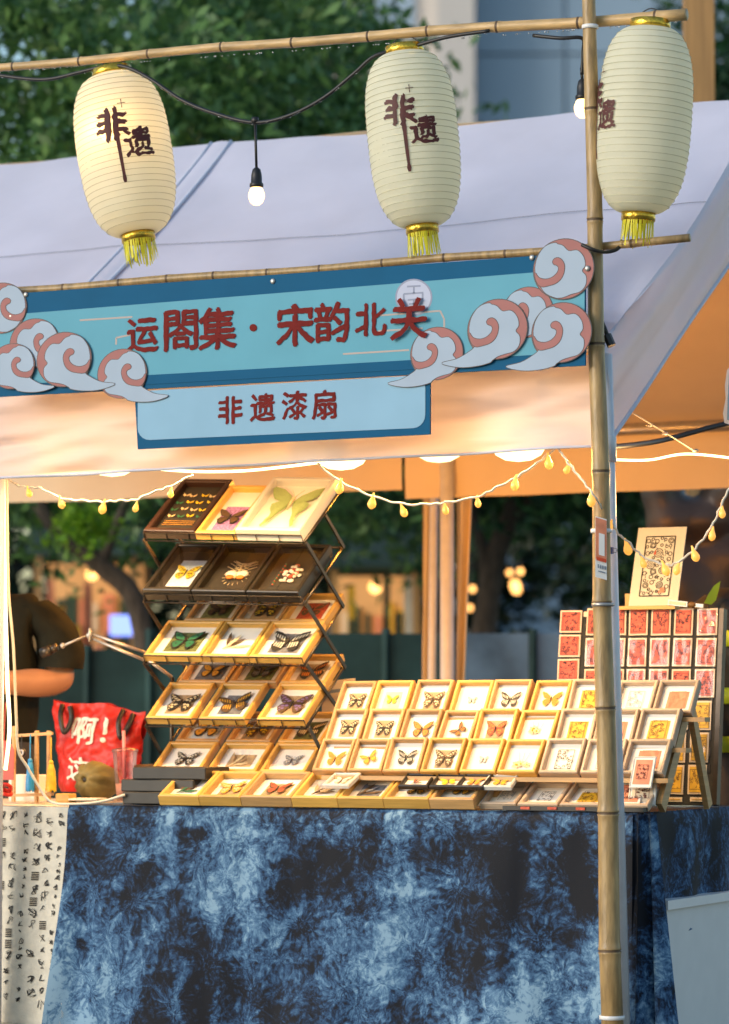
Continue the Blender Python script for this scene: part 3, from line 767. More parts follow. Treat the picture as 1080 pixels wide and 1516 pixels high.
# clouds
def C1(l): return [((x - 875) / 135, (y - 455) / 135) for x, y in l]
BODY = C1([(748, 440), (758, 395), (788, 352), (830, 335), (872, 342), (902, 370), (942, 370), (970, 400), (978, 440), (964, 466), (982, 492), (980, 532), (956, 560), (915, 570), (880, 580), (845, 600), (790, 613), (720, 616), (660, 606), (625, 590), (690, 577), (740, 552), (772, 525), (752, 492)])
BODY_NT = C1([(748, 440), (758, 395), (788, 352), (830, 335), (872, 342), (902, 370), (942, 370), (970, 400), (978, 440), (964, 466), (982, 492), (980, 532), (956, 560), (915, 570), (860, 584), (800, 560), (772, 525), (752, 492)])
HOOK = C1([(834, 408), (850, 404), (868, 416), (879, 445), (870, 486), (846, 512), (812, 523), (775, 526), (755, 500), (749, 462), (766, 486), (796, 495), (826, 488), (848, 468), (853, 447), (844, 436), (832, 431), (827, 419)])
def smooth2(pl, n=4):
    q = bez([(x, y, 0) for x, y in pl + [pl[0]]], n); return [(v.x, v.y) for v in q[:-1]]
def inset(pl, d):
    c = (sum(x for x, y in pl) / len(pl), sum(y for x, y in pl) / len(pl))
    n = len(pl); out = []
    for i in range(n):
        a = Vector((pl[i - 1][0], pl[i - 1][1])); b = Vector((pl[(i + 1) % n][0], pl[(i + 1) % n][1])); t = (b - a)
        if t.length < 1e-6: t = Vector((1, 0))
        nn = Vector((t.y, -t.x)).normalized(); out.append((pl[i][0] + nn.x * d, pl[i][1] + nn.y * d))
    return out
def cloud(cx, cy, r, k, mirror=False, tail=True, sk=-.065):
    s = -1 if mirror else 1
    def T(pl): return [(cx + s * x * r, cy + y * r + sk * s * x * r) for x, y in pl]
    body = [(x * .95 - .03, y * .95 + .02) if x > -.2 else (x * .985, y * .985 + .01) for x, y in smooth2(BODY if tail else BODY_NT)]; hook = smooth2(HOOK, 3); lw = .022
    mb = MB()
    def lay(pl, kk, mi, th=.0008):
        q = [sp(x, y, k + kk) for x, y in T(pl)]
        if mirror: q = q[::-1]
        mb.prism(q, (0, th, 0), mi)
    if tail: lay(inset(body, lw), 0, 0, .003)
    lay(circ(0, 0, 1.0, 40), .08, 0, .003); lay(circ(0, 0, .972, 40), .5, 1)
    lay(inset(body, lw), 1.0, 0); lay(body, 1.5, 2)
    lay(inset(hook, lw), 2.0, 0); lay(hook, 2.5, 1)
    mb.build('cloud', [M['ink_line'], M['cloud_pink'], M['cloud_blue']], SIGN)
cloud(782, 462, 38, 2.5, tail=False)
cloud(835, 398, 45.5, 5, tail=False)
cloud(832, 492, 45, 8)
cloud(737, 487, 45, 8.5)
cloud(647, 523, 39.5, 6)
cloud(2, 456, 38, 3, True, tail=False)
cloud(51, 508, 37, 4.5, True, tail=False)
cloud(18, 542, 34, 10.5, True)
cloud(95, 532, 41, 8, True)
cloud(181, 553, 37, 6, True)
# characters
def sign_char(ch, px, py, size_px, seed, k=3.4):
    c = sp(px, py, k); u = (sp(px + 10, py - .62, k) - sp(px, py, k)) / 10; v = (sp(px, py - 10, k) - sp(px, py, k)) / 10
    ux = u.length; vz = v.length
    mb = MB(); glyph_on(mb, ch, lambda x, y: c + u.normalized() * x + v.normalized() * y, size_px * vz, bold=.026, rough=.012, seed=seed)
    mb.build('character', M['ink_red'], SIGN)
for i, (ch, px, py, s) in enumerate((('运', 211, 496, 52), ('閤', 268, 489, 58), ('集', 322, 486, 62), ('宋', 437, 481, 62), ('韵', 491, 477, 58), ('北', 549, 473, 50), ('关', 606, 471, 60))):
    sign_char(ch, px, py, s, i * 3, 3.4 if i < 6 else 13)
poly(circ(375, 485, 5.5, 18), 3.4, .001, 'dot', 'ink_red')
for i, (ch, px, py, s) in enumerate((('非', 341, 607, 40), ('遗', 389, 603, 41), ('漆', 436, 600, 41), ('扇', 480, 599, 42))): sign_char(ch, px, py, s, 30 + i)
# eyelet screws
for px, py in ((38, 436), (404, 416), (788, 381), (870, 397), (16, 468)):
    MB().ball(sp(px, py, 9 if px == 870 else 2), (.009, .004, .009), 10, 6).build('screw_cap', M['steel'], SIGN, True)

# ================================================================== LANTERNS
def lantern(label, top, bot, rad, yaw_text, lit, seed, YL=YC):
    a = hy(top[0], top[1], YL); b = hy(bot[0], bot[1], YL)
    H = (a - b).length; zc = (a - b).normalized(); xc = Vector((1, 0, 0)); xc = (xc - zc * xc.dot(zc)).normalized(); yc = zc.cross(xc)
    Mx = Matrix(((xc.x, yc.x, zc.x, b.x), (xc.y, yc.y, zc.y, b.y), (xc.z, yc.z, zc.z, b.z), (0, 0, 0, 1)))
    t = thing('paper_lantern', label, 'lantern', Mx, 'paper lanterns along the bamboo bar')
    rt, rb = rad * .40, rad * .335
    def prof(s):
        e = (1 - abs(2 * s - 1) ** 3.0) ** (1 / 2.0) if 0 < s < 1 else 0
        base = rb + (rt - rb) * s
        return base + (rad * (1 - .05 * (1 - s)) - base) * e
    n = 116; NR = 27
    pr = []
    for i in range(n + 1):
        s = .5 - .5 * math.cos(math.pi * i / n); q = (s * NR) % 1
        pr.append((prof(s) - .0028 * (4 * q * (1 - q)) * .22 + .0006, s * H))
    mb = MB().lathe(pr, 56, None)
    for i, v in enumerate(mb.v):
        k = 1 + .010 * noise.noise(Vector((v.x * 14, v.y * 14, v.z * 24 + seed))) + .018 * noise.noise(Vector((v.x * 5, v.y * 5, v.z * 5 + seed)))
        mb.v[i] = Vector((v.x * k, v.y * k, v.z))
    mb.build('paper_body', M['paper'], t, True, local=True)
    rm = MB()
    for i in range(1, NR):
        s = i / NR; rr = prof(s) + .0016
        rm.tube([(rr * math.cos(2 * math.pi * j / 40), rr * math.sin(2 * math.pi * j / 40), s * H) for j in range(41)], (.0009), 4, cap=False)
    tag(rm.build('rib_wire', M['rib'], t, local=True), kind='stuff')
    MB().lathe([(rt - .004, H - .006), (rt + .003, H - .008), (rt + .003, H + .026), (rt - .004, H + .028), (rt - .008, H + .02), (rt - .008, H)], 32).build('top_cap', M['gold'], t, True, local=True)
    MB().lathe([(rb - .004, .004), (rb + .003, .006), (rb + .003, -.024), (rb - .003, -.026), (rb - .006, -.01), (rb - .006, .0)], 32).build('bottom_cap', M['gold'], t, True, local=True)
    MB().lathe([(rb + .004, .003), (rb + .005, .005), (rb + .005, .009), (rb + .003, .010)], 32).build('cap_band', M['black'], t, True, local=True)
    # fringe
    rn = random.Random(seed); fm = MB()
    for j in range(46):
        an = 2 * math.pi * j / 46 + rn.uniform(-.05, .05); r0 = rb - .001; L = rn.uniform(.055, .085)
        d = Vector((math.cos(an), math.sin(an), 0)); tn = Vector((-d.y, d.x, 0)) * .0026
        sw = Vector((rn.uniform(-.008, .008), rn.uniform(-.008, .008), 0))
        p0 = d * r0 + Vector((0, 0, -.02)); p1 = p0 + sw * .5 + Vector((0, 0, -L * .55)); p2 = p0 + sw + Vector((0, 0, -L))
        fm.add([p0 - tn, p0 + tn, p1 + tn, p1 - tn, p2 + tn * .8, p2 - tn * .8], [(0, 1, 2, 3), (3, 2, 4, 5)])
    tag(fm.build('fringe', M['fringe'], t, local=True), kind='stuff')
    # hoop handle over the bar and the inner wire
    MB().tube(bez([(-rt, 0, H + .02), (-rt * .6, 0, H + .045), (0, 0, H + .062), (rt * .6, 0, H + .045), (rt, 0, H + .02)], 4), .002, 5).build('handle', M['black'], t, True, local=True)
    MB().tube([(0, 0, H + .03), (0, 0, H * .72)], .004, 6).build('lamp_cord', M['black'], t, local=True)
    MB().lathe([(.004, H * .74), (.014, H * .735), (.014, H * .66), (.010, H * .655)], 12).build('socket', M['black'], t, True, local=True)
    _c = (Mx.inverted() @ CAM); _c.z = 0; _c.normalize(); LP = _c * .105 + Vector((-.05, 0, H * .62)) if lit else Vector((0, 0, H * .62))
    MB().ball(LP, (.026, .026, .032), 14, 9).build('bulb', M['lantern_bulb'] if lit else M['glass'], t, True, local=True)
    if lit:
        l = bpy.data.lights.new('lantern_light', 'POINT'); l.energy = .20; l.color = (1, .36, .05); l.shadow_soft_size = .03
        lo = bpy.data.objects.new('lantern_light', l); COL.objects.link(lo); lo.parent = t; lo.location = LP
    # brushed characters wrapped round the paper
    cd = (Mx.inverted() @ CAM); az = math.atan2(cd.y, cd.x) + yaw_text
    def wrap(u, v):                                    # u, v in metres from the lettering's centre
        s = min(.97, max(.03, (H * .52 + v) / H)); r = prof(s) + .0035
        an = az + u / rad
        return Vector((r * math.cos(an), r * math.sin(an), s * H))
    def off(u0, v0): return lambda u, v: wrap(u0 + u, v0 + v)
    def part(fn): mb = MB(); fn(mb); mb.build('lettering', M['lantern_ink'], t, local=True)
    k = rad / .155
    part(lambda mb: glyph_on(mb, '非', off(-.035 * k, .055), .102 * k, bold=.044, rough=.035, seed=seed, rot=-.08))
    part(lambda mb: glyph_on(mb, '遗', off(.043 * k, -.012), .094 * k, bold=.028, rough=.03, seed=seed + 2, rot=.05))
    part(lambda mb: glyph_on(mb, '十', off(.006 * k, .120), .028 * k, bold=.0, rough=.02, seed=seed))
    def drip(mb):
        q = []; N = 16
        for i in range(N + 1):
            v = .06 - .20 * i / N; wd = (.0075 - .003 * i / N) * (1 + .25 * noise.noise(Vector((i * .9, seed, 0)))) * (1.5 if i == N - 1 else 1)
            q.append((wrap(-.024 * k + .004 * i / N - wd, v), wrap(-.024 * k + .004 * i / N + wd, v)))
        mb.add([p for ab in q for p in ab], [(2 * i, 2 * i + 1, 2 * i + 3, 2 * i + 2) for i in range(N)])
    part(drip)
    return t
lantern('paper lantern lit by a glowing bulb inside, hung over the joint of two tents', (167, 113), (204, 346), .158, .05, True, 1)
lantern('unlit paper lantern with its lettering to the front, hung over the sign', (600, 80), (625, 334), .146, -.02, False, 5)
lantern('unlit paper lantern hung beside the upright bamboo pole, lettering turned aside', (963, 42), (946, 315), .146, -1.22, False, 9)
# second lettering on its far side shows at the edge
# ================================================================== FESTOON CABLE
YF = -.095
FES = thing('festoon_cable', 'black festoon cable with drop sockets and warm bulbs along the bamboo bar', 'string lights', hy(378, 300, YF))
path = [(-30, 106), (20, 114), (70, 117), (120, 106), (160, 97), (190, 100), (225, 118), (270, 148), (320, 168), (378, 181), (430, 170), (480, 144), (525, 108), (556, 82), (600, 72), (660, 55), (725, 45)]
MB().tube(bez([hy(x, y, YF + (.02 if x > 560 else 0)) for x, y in path], 6), .0062, 8).build('cable', M['black'], FES, True)
MB().tube(bez([hy(790, 52, -.06), hy(830, 56, -.07), (hy(862, 56, -.05)), hy(864, 75, -.03), hy(862, 110, -.02)], 6), .006, 8).build('cable', M['black'], FES, True)
for px, py0, py1 in ((378, 178, 282), (861, 100, 152)):
    a = hy(px, py0, YF if px < 500 else -.02); b = hy(px + 2, py1, YF if px < 500 else -.02)
    MB().tube([a, Vector((b.x, b.y, b.z + .065))], .0045, 6).build('drop_cord', M['black'], FES, True)
    MB().lathe([(.005, .075), (.013, .068), (.017, .05), (.018, .026), (.022, .022), (.022, .012), (.016, .010)], 14, Matrix.Translation(b)).build('socket', M['black'], FES, True)
    MB().lathe([(.013, .014), (.020, .006), (.026, -.010), (.026, -.022), (.020, -.038), (.010, -.046), (.001, -.048)], 16, Matrix.Translation(b)).build('bulb', M['bulb'], FES, True)
    if px < 500: MB().lathe([(.003, .012), (.011, .01), (.013, -.004), (.004, -.012)], 10, Matrix.Translation(a)).build('cable_joint', M['black'], FES, True)
dm = MB(); rn = random.Random(3)
for i in range(60):
    k = rn.random() * (len(path) - 1.01); j = int(k); f = k - j
    p = hy(path[j][0] + (path[j + 1][0] - path[j][0]) * f, path[j][1] + (path[j + 1][1] - path[j][1]) * f, YF)
    dm.ball(p + Vector((0, -.003, -.008)), rn.uniform(.0015, .003), 6, 5)
tag(dm.build('rain_drops', bpy.data.materials['water_drop'], FES, True), kind='stuff')

# ================================================================== STALL LAMPS
LK = .40
LAMPC = (1, .55, .20)
def pt_light(p, e, r, parent, c=LAMPC):
    l = bpy.data.lights.new('lamp_light', 'POINT'); l.energy = e * LK; l.color = c; l.shadow_soft_size = r
    lo = bpy.data.objects.new('lamp_light', l); COL.objects.link(lo); lo.parent = parent
    lo.matrix_parent_inverse = WM[parent].inverted(); lo.location = p
for i, (px, py, y, lab, e) in enumerate(((166, 690, .30, 'white dome lamp under the tent front, next to the joint of two tents', 13), (505, 680, .22, 'white dome lamp at the end of the bright light strip', 3), (650, 670, 1.30, 'white dome lamp hung in the middle of the tent', 120),
                                  (768, 667, .26, 'white caged dome lamp nearest the bamboo post', 18), (330, 640, 1.75, 'white dome lamp hung at mid tent behind the sign', 120))):
    p = hy(px, py, y)
    t = thing('dome_lamp', lab, 'lamp', p, 'dome lamps under the tent')
    k = .085
    MB().lathe([(.0, -.036), (k * .5, -.030), (k * .85, -.014), (k, .006), (k, .02)], 24, Matrix.Translation(p)).build('diffuser', M['lamp'], t, True)
    MB().lathe([(k + .002, .014), (k + .004, .03), (k * .4, .05), (.012, .055), (.012, .08)], 24, Matrix.Translation(p)).build('housing', M['white_plastic'], t, True)
    ztop = slope_z(min(y, 2 * YR - y) / YR) - .05
    MB().tube([p + Vector((0, 0, .075)), Vector((p.x, p.y, ztop))], .005, 6).build('cord', M['wire_white'], t)
    pt_light(p + Vector((0, 0, -.06)), e, .05, t, (1, .37, .045) if y > 1 else (1, .43, .13))
def strip(label, pts, r, e):
    t = thing('light_strip', label, 'light strip', pts[0])
    q = bez(pts, 8); MB().tube(q, r, 8).build('glowing_tube', M['strip'], t, True)
    for k in e: pt_light(q[int(k * (len(q) - 1))] + Vector((0, .22, -.03)), e[k], .05, t)
    return t
strip('bright warm light strip sagging along the inside of the front valance', [hy(225, 694, .05), hy(290, 698, .05), (hy(360, 697, .05)), hy(430, 690, .05), hy(500, 681, .05)], .0042, {.5: 1})
al = bpy.data.lights.new('strip_light', 'AREA'); al.shape = 'RECTANGLE'; al.size = 1.95; al.size_y = .03; al.energy = 24; al.color = (1, .63, .27)
alo = bpy.data.objects.new('strip_light', al); COL.objects.link(alo); alo.location = (-1.0, .075, 1.846); alo.rotation_euler = (R(7), 0, 0)
strip('bright warm light strip running back under the right gable of the tent', [hx(898, 680, -.02), hy(960, 681, .35), hy(1018, 672, .5), hy(1100, 680, .65)], .0036, {.35: 9})
strip('bright warm light strip hanging straight down at the seller', [hy(5, 700, .05), hy(6, 800, .05), hy(8, 900, .05), hy(11, 1010, .05), hy(14, 1080, .06), hy(8, 1140, .06)], .0062, {.6: 7})

def fairy(label, path, bulbs, Y, nobulb=()):
    t = thing('fairy_lights', label, 'fairy lights', hy(path[len(path) // 2][0], path[len(path) // 2][1], .03), 'fairy lights strung under the tent')
    def H(x, y): return hy(x, y, Y(x) if callable(Y) else Y)
    WMt = WM[t]
    q = bez([H(x, y) for x, y in path], 7)
    q2 = [p + Vector((.0022 * math.sin(i * 1.9), .0022 * math.cos(i * 1.9), .0022 * math.sin(i * 1.3))) for i, p in enumerate(q)]
    MB().tube(q2, .0036, 6).build('wire', M['wire_white'], t, True)
    for x, y in bulbs:
        p = H(x, y)
        MB().lathe([(.0022, .030), (.004, .022), (.006, .014), (.010, .006), (.0125, -.003), (.010, -.011), (.004, -.016), (.0005, -.017)], 10, Matrix.Translation(p) @ Matrix.Rotation(R(22 * math.sin(x * 1.7)), 4, 'Y') @ Matrix.Scale(1 + .14 * math.sin(x * 2.9), 4)).build('bulb', M['fairy'], t, True)
    return t
hyF = None
def fairy_(label, path, bulbs, Y): return fairy(label, path, bulbs, Y)
fairy_('fairy lights looped under the valance above the seller', [(10, 708), (25, 718), (43, 722), (60, 723), (92, 738), (122, 741), (152, 743), (178, 741), (201, 740), (228, 728), (253, 720), (285, 703)],
       [(43, 730), (91, 746), (152, 753), (201, 752), (253, 731)], .06)
fairy_('fairy lights sagging past the back tent legs', [(470, 686), (503, 712), (551, 734), (598, 746), (640, 746), (660, 744), (708, 735), (735, 722), (763, 708), (790, 690), (813, 672), (826, 661)],
       [(503, 723), (551, 745), (598, 758), (660, 755), (708, 745), (763, 718), (813, 686)], .03)
fairy_('fairy lights crossing the bamboo post and the framed block print', [(826, 661), (838, 680), (856, 703), (876, 728), (890, 750), (903, 770), (916, 790), (930, 802), (953, 824), (986, 836), (1003, 833), (1030, 812), (1055, 778), (1070, 745), (1084, 715)],
       [(840, 695), (876, 741), (903, 781), (930, 813), (953, 834), (986, 844), (1003, 844), (1030, 823), (1055, 793), (1070, 760)], lambda x: -.02 - .15 * math.exp(-((x - 878) / 22) ** 2))

# ================================================================== TABLES AND CLOTHS
ZT = .735; YT = .12; XTR = .085; XTL = -1.945; YTB = 1.06
TBL = thing('trestle_table', 'long trestle table under the indigo tie dye cloth', 'table', ((XTL + XTR) / 2, (YT + YTB) / 2, 0))
MB().box(((XTL + XTR) / 2, (YT + YTB) / 2, ZT - .022), (XTR - XTL - .03, YTB - YT - .03, .03)).build('table_top', M['white_plastic'], TBL)
for x in (XTL + .1, XTR - .1):
    for y in (YT + .1, YTB - .1):
        MB().tube([(x, y, 0), (x, y, ZT - .04)], .014, 8).build('leg', M['steel'], TBL, True)
CL = thing('tie_dye_cloth', 'indigo blue tie dye cloth draped over the long table to the ground', 'tablecloth', ((XTL + XTR) / 2, YT, 0))
def topcloth(u, v):
    return (XTL - .005 + (XTR - XTL + .005) * u, YT + (YTB - YT) * v, ZT + .0015 * nz(u * 30, v * 12, 1))
MB().grid(topcloth, 60, 20).build('top', M['tiedye'], CL, True)
def fold(x, k): return .5 + .5 * math.sin(x)
def frontcloth(u, v):
    x = XTL + (XTR - XTL) * u
    edge = math.exp(-u / .05); redge = math.exp(-(1 - u) / .03)
    f = .020 * math.sin(x * 11 + 2.5 * nz(x, v, 1)) * v + .030 * nz(x * 4.5, v * .8, 3) * v + .010 * abs(nz(x * 7, v * 1.2, 13)) * min(1, v * 4) + .004 * nz(x * 16, v * 2, 8)
    rnd_ = .012 * (1 - math.exp(-v / .02))
    xx = x - .055 * edge * v * math.exp(-u / .05) + .01 * math.sin(v * 5) * edge
    f += edge * .03 * math.sin(u * 90 + v * 2) * v
    return (xx, YT - rnd_ - .03 * v - f + .004, ZT - (ZT - .006) * v)
MB().grid(frontcloth, 160, 40).build('front_drop', M['tiedye'], CL, True)
# right end: short drop; the spare cloth at the corner hangs in a long fold
def endcloth(u, v):
    y = YT + (YTB - YT) * u
    dz = .372 + .022 * math.sin(u * 9) * u + .30 * math.exp(-u / .06)
    return (XTR + .006 + .010 * (1 - math.exp(-v / .05)) + .018 * math.sin(u * 19 + v) * v + .01 * nz(u * 5, v * 2, 6) * v, y, ZT - dz * v)
MB().grid(endcloth, 60, 20).build('end_drop', M['tiedye'], CL, True)
def cornerfold(u, v):                                  # a gathered ear of cloth round the corner
    k = u * 2 * math.pi * 1.35
    wdt = .018 + .052 * v
    x = XTR - .022 + (wdt + .03) * u * 1.35 + .016 * math.sin(k * 1.7) * v + .006
    y = YT - .034 - .036 * v + .03 * u + .028 * math.sin(k * 1.5 + .5) * (.25 + v)
    return (x, y, ZT - .004 - (ZT - .012) * v)
MB().grid(cornerfold, 36, 36).build('corner_fold', M['tiedye'], CL, True)
# white crate under the right end
p0 = hx(990, 1400, XTR + .0); 
CR = thing('white_crate', 'white plastic storage tub standing under the table end', 'tub', (XTR - .12, .62, 0))
def tub(u, v):
    a = u * 4; i = min(3, int(a)); f = a - i; cs = [(-1, -1), (1, -1), (1, 1), (-1, 1), (-1, -1)]
    x = cs[i][0] + (cs[i + 1][0] - cs[i][0]) * f; y = cs[i][1] + (cs[i + 1][1] - cs[i][1]) * f
    k = .86 + .14 * v
    return (XTR - .16 + x * .20 * k, .62 + y * .40 * k, .01 + .43 * v)
MB().grid(tub, 16, 6).build('body', M['white_plastic'], CR, False)
MB().box((XTR - .16, .62, .452), (.43, .84, .028)).build('lid', M['white_plastic'], CR)
MB().box((XTR - .16, .62, .015), (.34, .68, .01)).build('base', M['white_plastic'], CR)

# left table under the cream cloth
XC1 = XTL + .012; XC0 = XTL - 1.3
T2 = thing('trestle_table', 'second trestle table under the cream calligraphy cloth', 'table', (XC0 + .6, .6, 0))
MB().box(((XC0 + XC1) / 2, .58, ZT - .03), (XC1 - XC0 - .03, .86, .03)).build('table_top', M['white_plastic'], T2)
for x in (XC0 + .1, XC1 - .15):
    for y in (.25, .9): MB().tube([(x, y, 0), (x, y, ZT - .045)], .014, 8).build('leg', M['steel'], T2, True)
CC = thing('calligraphy_cloth', 'cream linen cloth with cursive brush writing on the end table', 'tablecloth', (XC0 + .6, .15, 0))
MB().grid(lambda u, v: (XC0 + (XC1 - XC0) * u, .14 + .88 * v, ZT - .006 + .001 * nz(u * 20, v * 9, 2)), 30, 12).build('top', M['cream'], CC, True)
def creamdrop(u, v):
    x = XC0 + (XC1 - XC0) * u
    return (x - .045 * v * (u ** 6) + .006 * math.sin(v * 9) * u ** 8, .135 - .01 - .02 * v - .012 * math.sin(x * 26 + 1.2 * v) * v - .006 * nz(x * 8, v * 2, 2), ZT - .007 - (ZT - .012) * v)
MB().grid(creamdrop, 90, 30).build('front_drop', M['cream'], CC, True)
def cream_at(x, z):
    v = (ZT - .007 - z) / (ZT - .012); u = (x - XC0) / (XC1 - XC0)
    return Vector(creamdrop(min(1, u), v)) + Vector((0, -.0025, 0))
ink = MB(); rn = random.Random(21)
def scrawl(cx, cz, s):
    for k in range(rn.choice((2, 3, 4))):
        a = [(cx + rn.uniform(-.5, .5) * s, cz + rn.uniform(-.5, .5) * s) for _ in range(rn.choice((3, 4, 5)))]
        q = bez([(x, 0, z) for x, z in a], 4); w0 = rn.uniform(.0006, .0017); vs = []
        for i, p in enumerate(q):
            t_ = (q[min(i + 1, len(q) - 1)] - q[max(i - 1, 0)]).normalized(); nn = Vector((-t_.z, 0, t_.x)) * w0 * (.35 + .9 * math.sin(math.pi * (i + .6) / (len(q) + .2)))
            vs += [cream_at(p.x + nn.x, p.z + nn.z), cream_at(p.x - nn.x, p.z - nn.z)]
        ink.add(vs, [(2 * i, 2 * i + 1, 2 * i + 3, 2 * i + 2) for i in range(len(q) - 1)])
col = 0
x = XC1 - .045
while x > XC0 + .9:
    z = ZT - .03 - rn.uniform(0, .03); s = .032 if col % 3 else .02
    while z > .03:
        if rn.random() < .09 and s > .03:
            for i in range(5):
                zz = z + .012 - i * .006; ink.add([cream_at(x - .014, zz), cream_at(x + .014, zz), cream_at(x + .014, zz - .004), cream_at(x - .014, zz - .004)], [(0, 1, 2, 3)])
        elif rn.random() < .86: scrawl(x + rn.uniform(-.004, .004), z, s * rn.uniform(.7, 1.15))
        z -= s * rn.uniform(1.1, 1.7)
    x -= rn.uniform(.036, .05); col += 1
tag(ink.build('brush_writing', M['ink'], CC), kind='stuff')
fr = MB()
for i in range(90):
    v = .03 + .95 * i / 90; p = Vector(creamdrop(1, v)); L = rn.uniform(.006, .022)
    fr.tube([p, p + Vector((L * .6, -.002, -L * .6)), p + Vector((L, -.002 + rn.uniform(-.004, .004), -L * 1.2))], .0007, 3, cap=False)
tag(fr.build('frayed_edge', M['cream'], CC), kind='stuff')

# ================================================================== SPECIMENS AND FRAMES
def bm_mat(name, col, var=.4, sc=90): return mat(name, col, .6, var, sc)
WING = {'brown': bm_mat('wing_brown', (.085, .045, .018)), 'black': bm_mat('wing_black', (.022, .018, .014)), 'orange': bm_mat('wing_orange', (.62, .19, .02)), 'amber': bm_mat('wing_amber', (.60, .30, .03)),
        'cream': bm_mat('wing_cream', (.62, .50, .28), .2), 'yellow': bm_mat('wing_yellow', (.66, .48, .02)), 'green': bm_mat('wing_green', (.02, .13, .06)), 'luna': bm_mat('wing_pale_green', (.30, .38, .14), .12, 30),
        'white': bm_mat('wing_white', (.62, .58, .46), .08), 'red': bm_mat('wing_rust', (.40, .07, .03)), 'violet': bm_mat('wing_violet', (.20, .13, .30)), 'grey': bm_mat('wing_grey', (.17, .18, .20)),
        'purple_print': bm_mat('lilac_blossom_print', (.36, .18, .40), .5, 120), 'sky': bm_mat('pale_blue_card', (.55, .66, .78), .08), 'sand': bm_mat('sand_card', (.40, .27, .14), .2, 40), 'dusk': bm_mat('grey_print_card', (.15, .15, .16), .4, 60),
        'moss': bm_mat('moss_print_card', (.13, .14, .045), .5, 70), 'leafp': bm_mat('blue_yellow_print_card', (.30, .42, .36), .3, 40), 'pearl': bm_mat('pearl_shell', (.66, .58, .52), .35, 60)}
FW_ = [(.015, .04), (.09, .20), (.28, .37), (.47, .43), (.49, .36), (.42, .20), (.34, .07), (.22, .02), (.03, .0)]
HW_ = [(.02, .01), (.22, .02), (.34, -.02), (.39, -.13), (.34, -.27), (.26, -.36), (.17, -.38), (.10, -.27), (.04, -.10)]
HWT = [(.02, .01), (.22, .02), (.34, -.02), (.37, -.13), (.31, -.26), (.27, -.34), (.28, -.50), (.23, -.50), (.20, -.36), (.12, -.27), (.04, -.10)]
LUNA_H = [(.02, .02), (.24, .03), (.34, -.05), (.31, -.2), (.25, -.3), (.24, -.46), (.30, -.66), (.26, -.70), (.18, -.52), (.13, -.3), (.05, -.12)]
def shrink(pl, c, k): return [(c[0] + (x - c[0]) * k, c[1] + (y - c[1]) * k) for x, y in pl]
_bf = {}
def butterfly(a, b, style, rot=0.0, tilt=.12):
    """a pinned specimen of unit span; wings a, markings b; 'style' sets wing shape and marking"""
    key = (a, b, style, rot)
    if key in _bf: return _bf[key]
    mb = MB(); c, s = math.cos(rot), math.sin(rot)
    def T(x, y, z, sx):
        x *= sx; zz = z + tilt * abs(x) * .5 + .02
        return (x * c - y * s, x * s + y * c, zz)
    hw = LUNA_H if style == 'luna' else (HWT if style == 'tail' else HW_)
    for sx in (1, -1):
        def face(pl, z, mi):
            q = [T(x, y, z, sx) for x, y in pl]
            if sx < 0: q = q[::-1]
            mb.add(q, [list(range(len(q)))], mi)
        face(hw, .0, 0); face(FW_, .008, 0)
        if style in ('mono', 'luna'):
            face(shrink(FW_, (.18, .14), .80), .014, 1); face(shrink(hw, (.17, -.1), .78), .010, 1)
            for q in ((.30, .24), (.22, -.14)): face([(q[0] + .03 * math.cos(t), q[1] + .03 * math.sin(t)) for t in [i * math.pi / 3 for i in range(6)]], .019, 0)
        elif style == 'stripe':
            for i in range(5):
                x0 = .10 + .075 * i
                face([(x0, .04 + .2 * i / 5), (x0 + .035, .05 + .2 * i / 5), (x0 + .06, .22 + .16 * i / 5), (x0 + .025, .18 + .17 * i / 5)], .014, 1)
            for i in range(4):
                x0 = .07 + .065 * i; face([(x0, -.02), (x0 + .034, -.01), (x0 + .05, -.24 + .02 * i), (x0 + .02, -.25 + .02 * i)], .008, 1)
        else:
            for (x, y, r) in ((.14, .13, .055), (.24, .19, .05), (.33, .27, .045), (.41, .34, .035), (.26, .08, .035), (.37, .20, .03)):
                face([(x + r * 1.2 * math.cos(t + .3), y + r * .8 * math.sin(t)) for t in [i * math.pi / 3 for i in range(6)]], .014, 1)
            for (x, y, r) in ((.14, -.07, .06), (.25, -.09, .055), (.21, -.20, .05), (.31, -.17, .035), (.27, -.28, .03)):
                face([(x + r * math.cos(t), y + r * .85 * math.sin(t)) for t in [i * math.pi / 3 for i in range(6)]], .008, 1)
    mb.tube([T(0, -.22, .02, 1), T(0, -.08, .03, 1), T(0, .06, .035, 1), T(0, .14, .03, 1)], [.010, .022, .028, .016], 6, 2)
    for sx in (1, -1): mb.tube([T(.01, .14, .03, sx), T(.06, .24, .04, sx), T(.11, .30, .045, sx)], .004, 3, 2, cap=False)
    me = mb.mesh('specimen', [WING[a], WING[b], WING['black'] if a != 'luna' else WING['cream']])
    _bf[key] = me; return me
def moth(a, b, seed):
    key = ('moth', a, b, seed)
    if key in _bf: return _bf[key]
    mb = MB(); rn = random.Random(seed)
    for i in range(4):
        an = R(15 + 28 * i + rn.uniform(-8, 8)); L = rn.uniform(.45, .62)
        d = Vector((math.cos(an), math.sin(an), 0)); n_ = Vector((-d.y, d.x, 0)); o = Vector((-.18, -.22, .01 + .006 * i))
        mb.add([o, o + d * L * .35 + n_ * .05, o + d * L * .8 + n_ * .04, o + d * L, o + d * L * .6 - n_ * .05], [(0, 1, 2, 3, 4)], i % 2)
    mb.tube([(-.26, -.28, .02), (-.1, -.12, .03)], [.012, .03], 6, 0)
    me = mb.mesh('specimen', [WING[a], WING[b]]); _bf[key] = me; return me
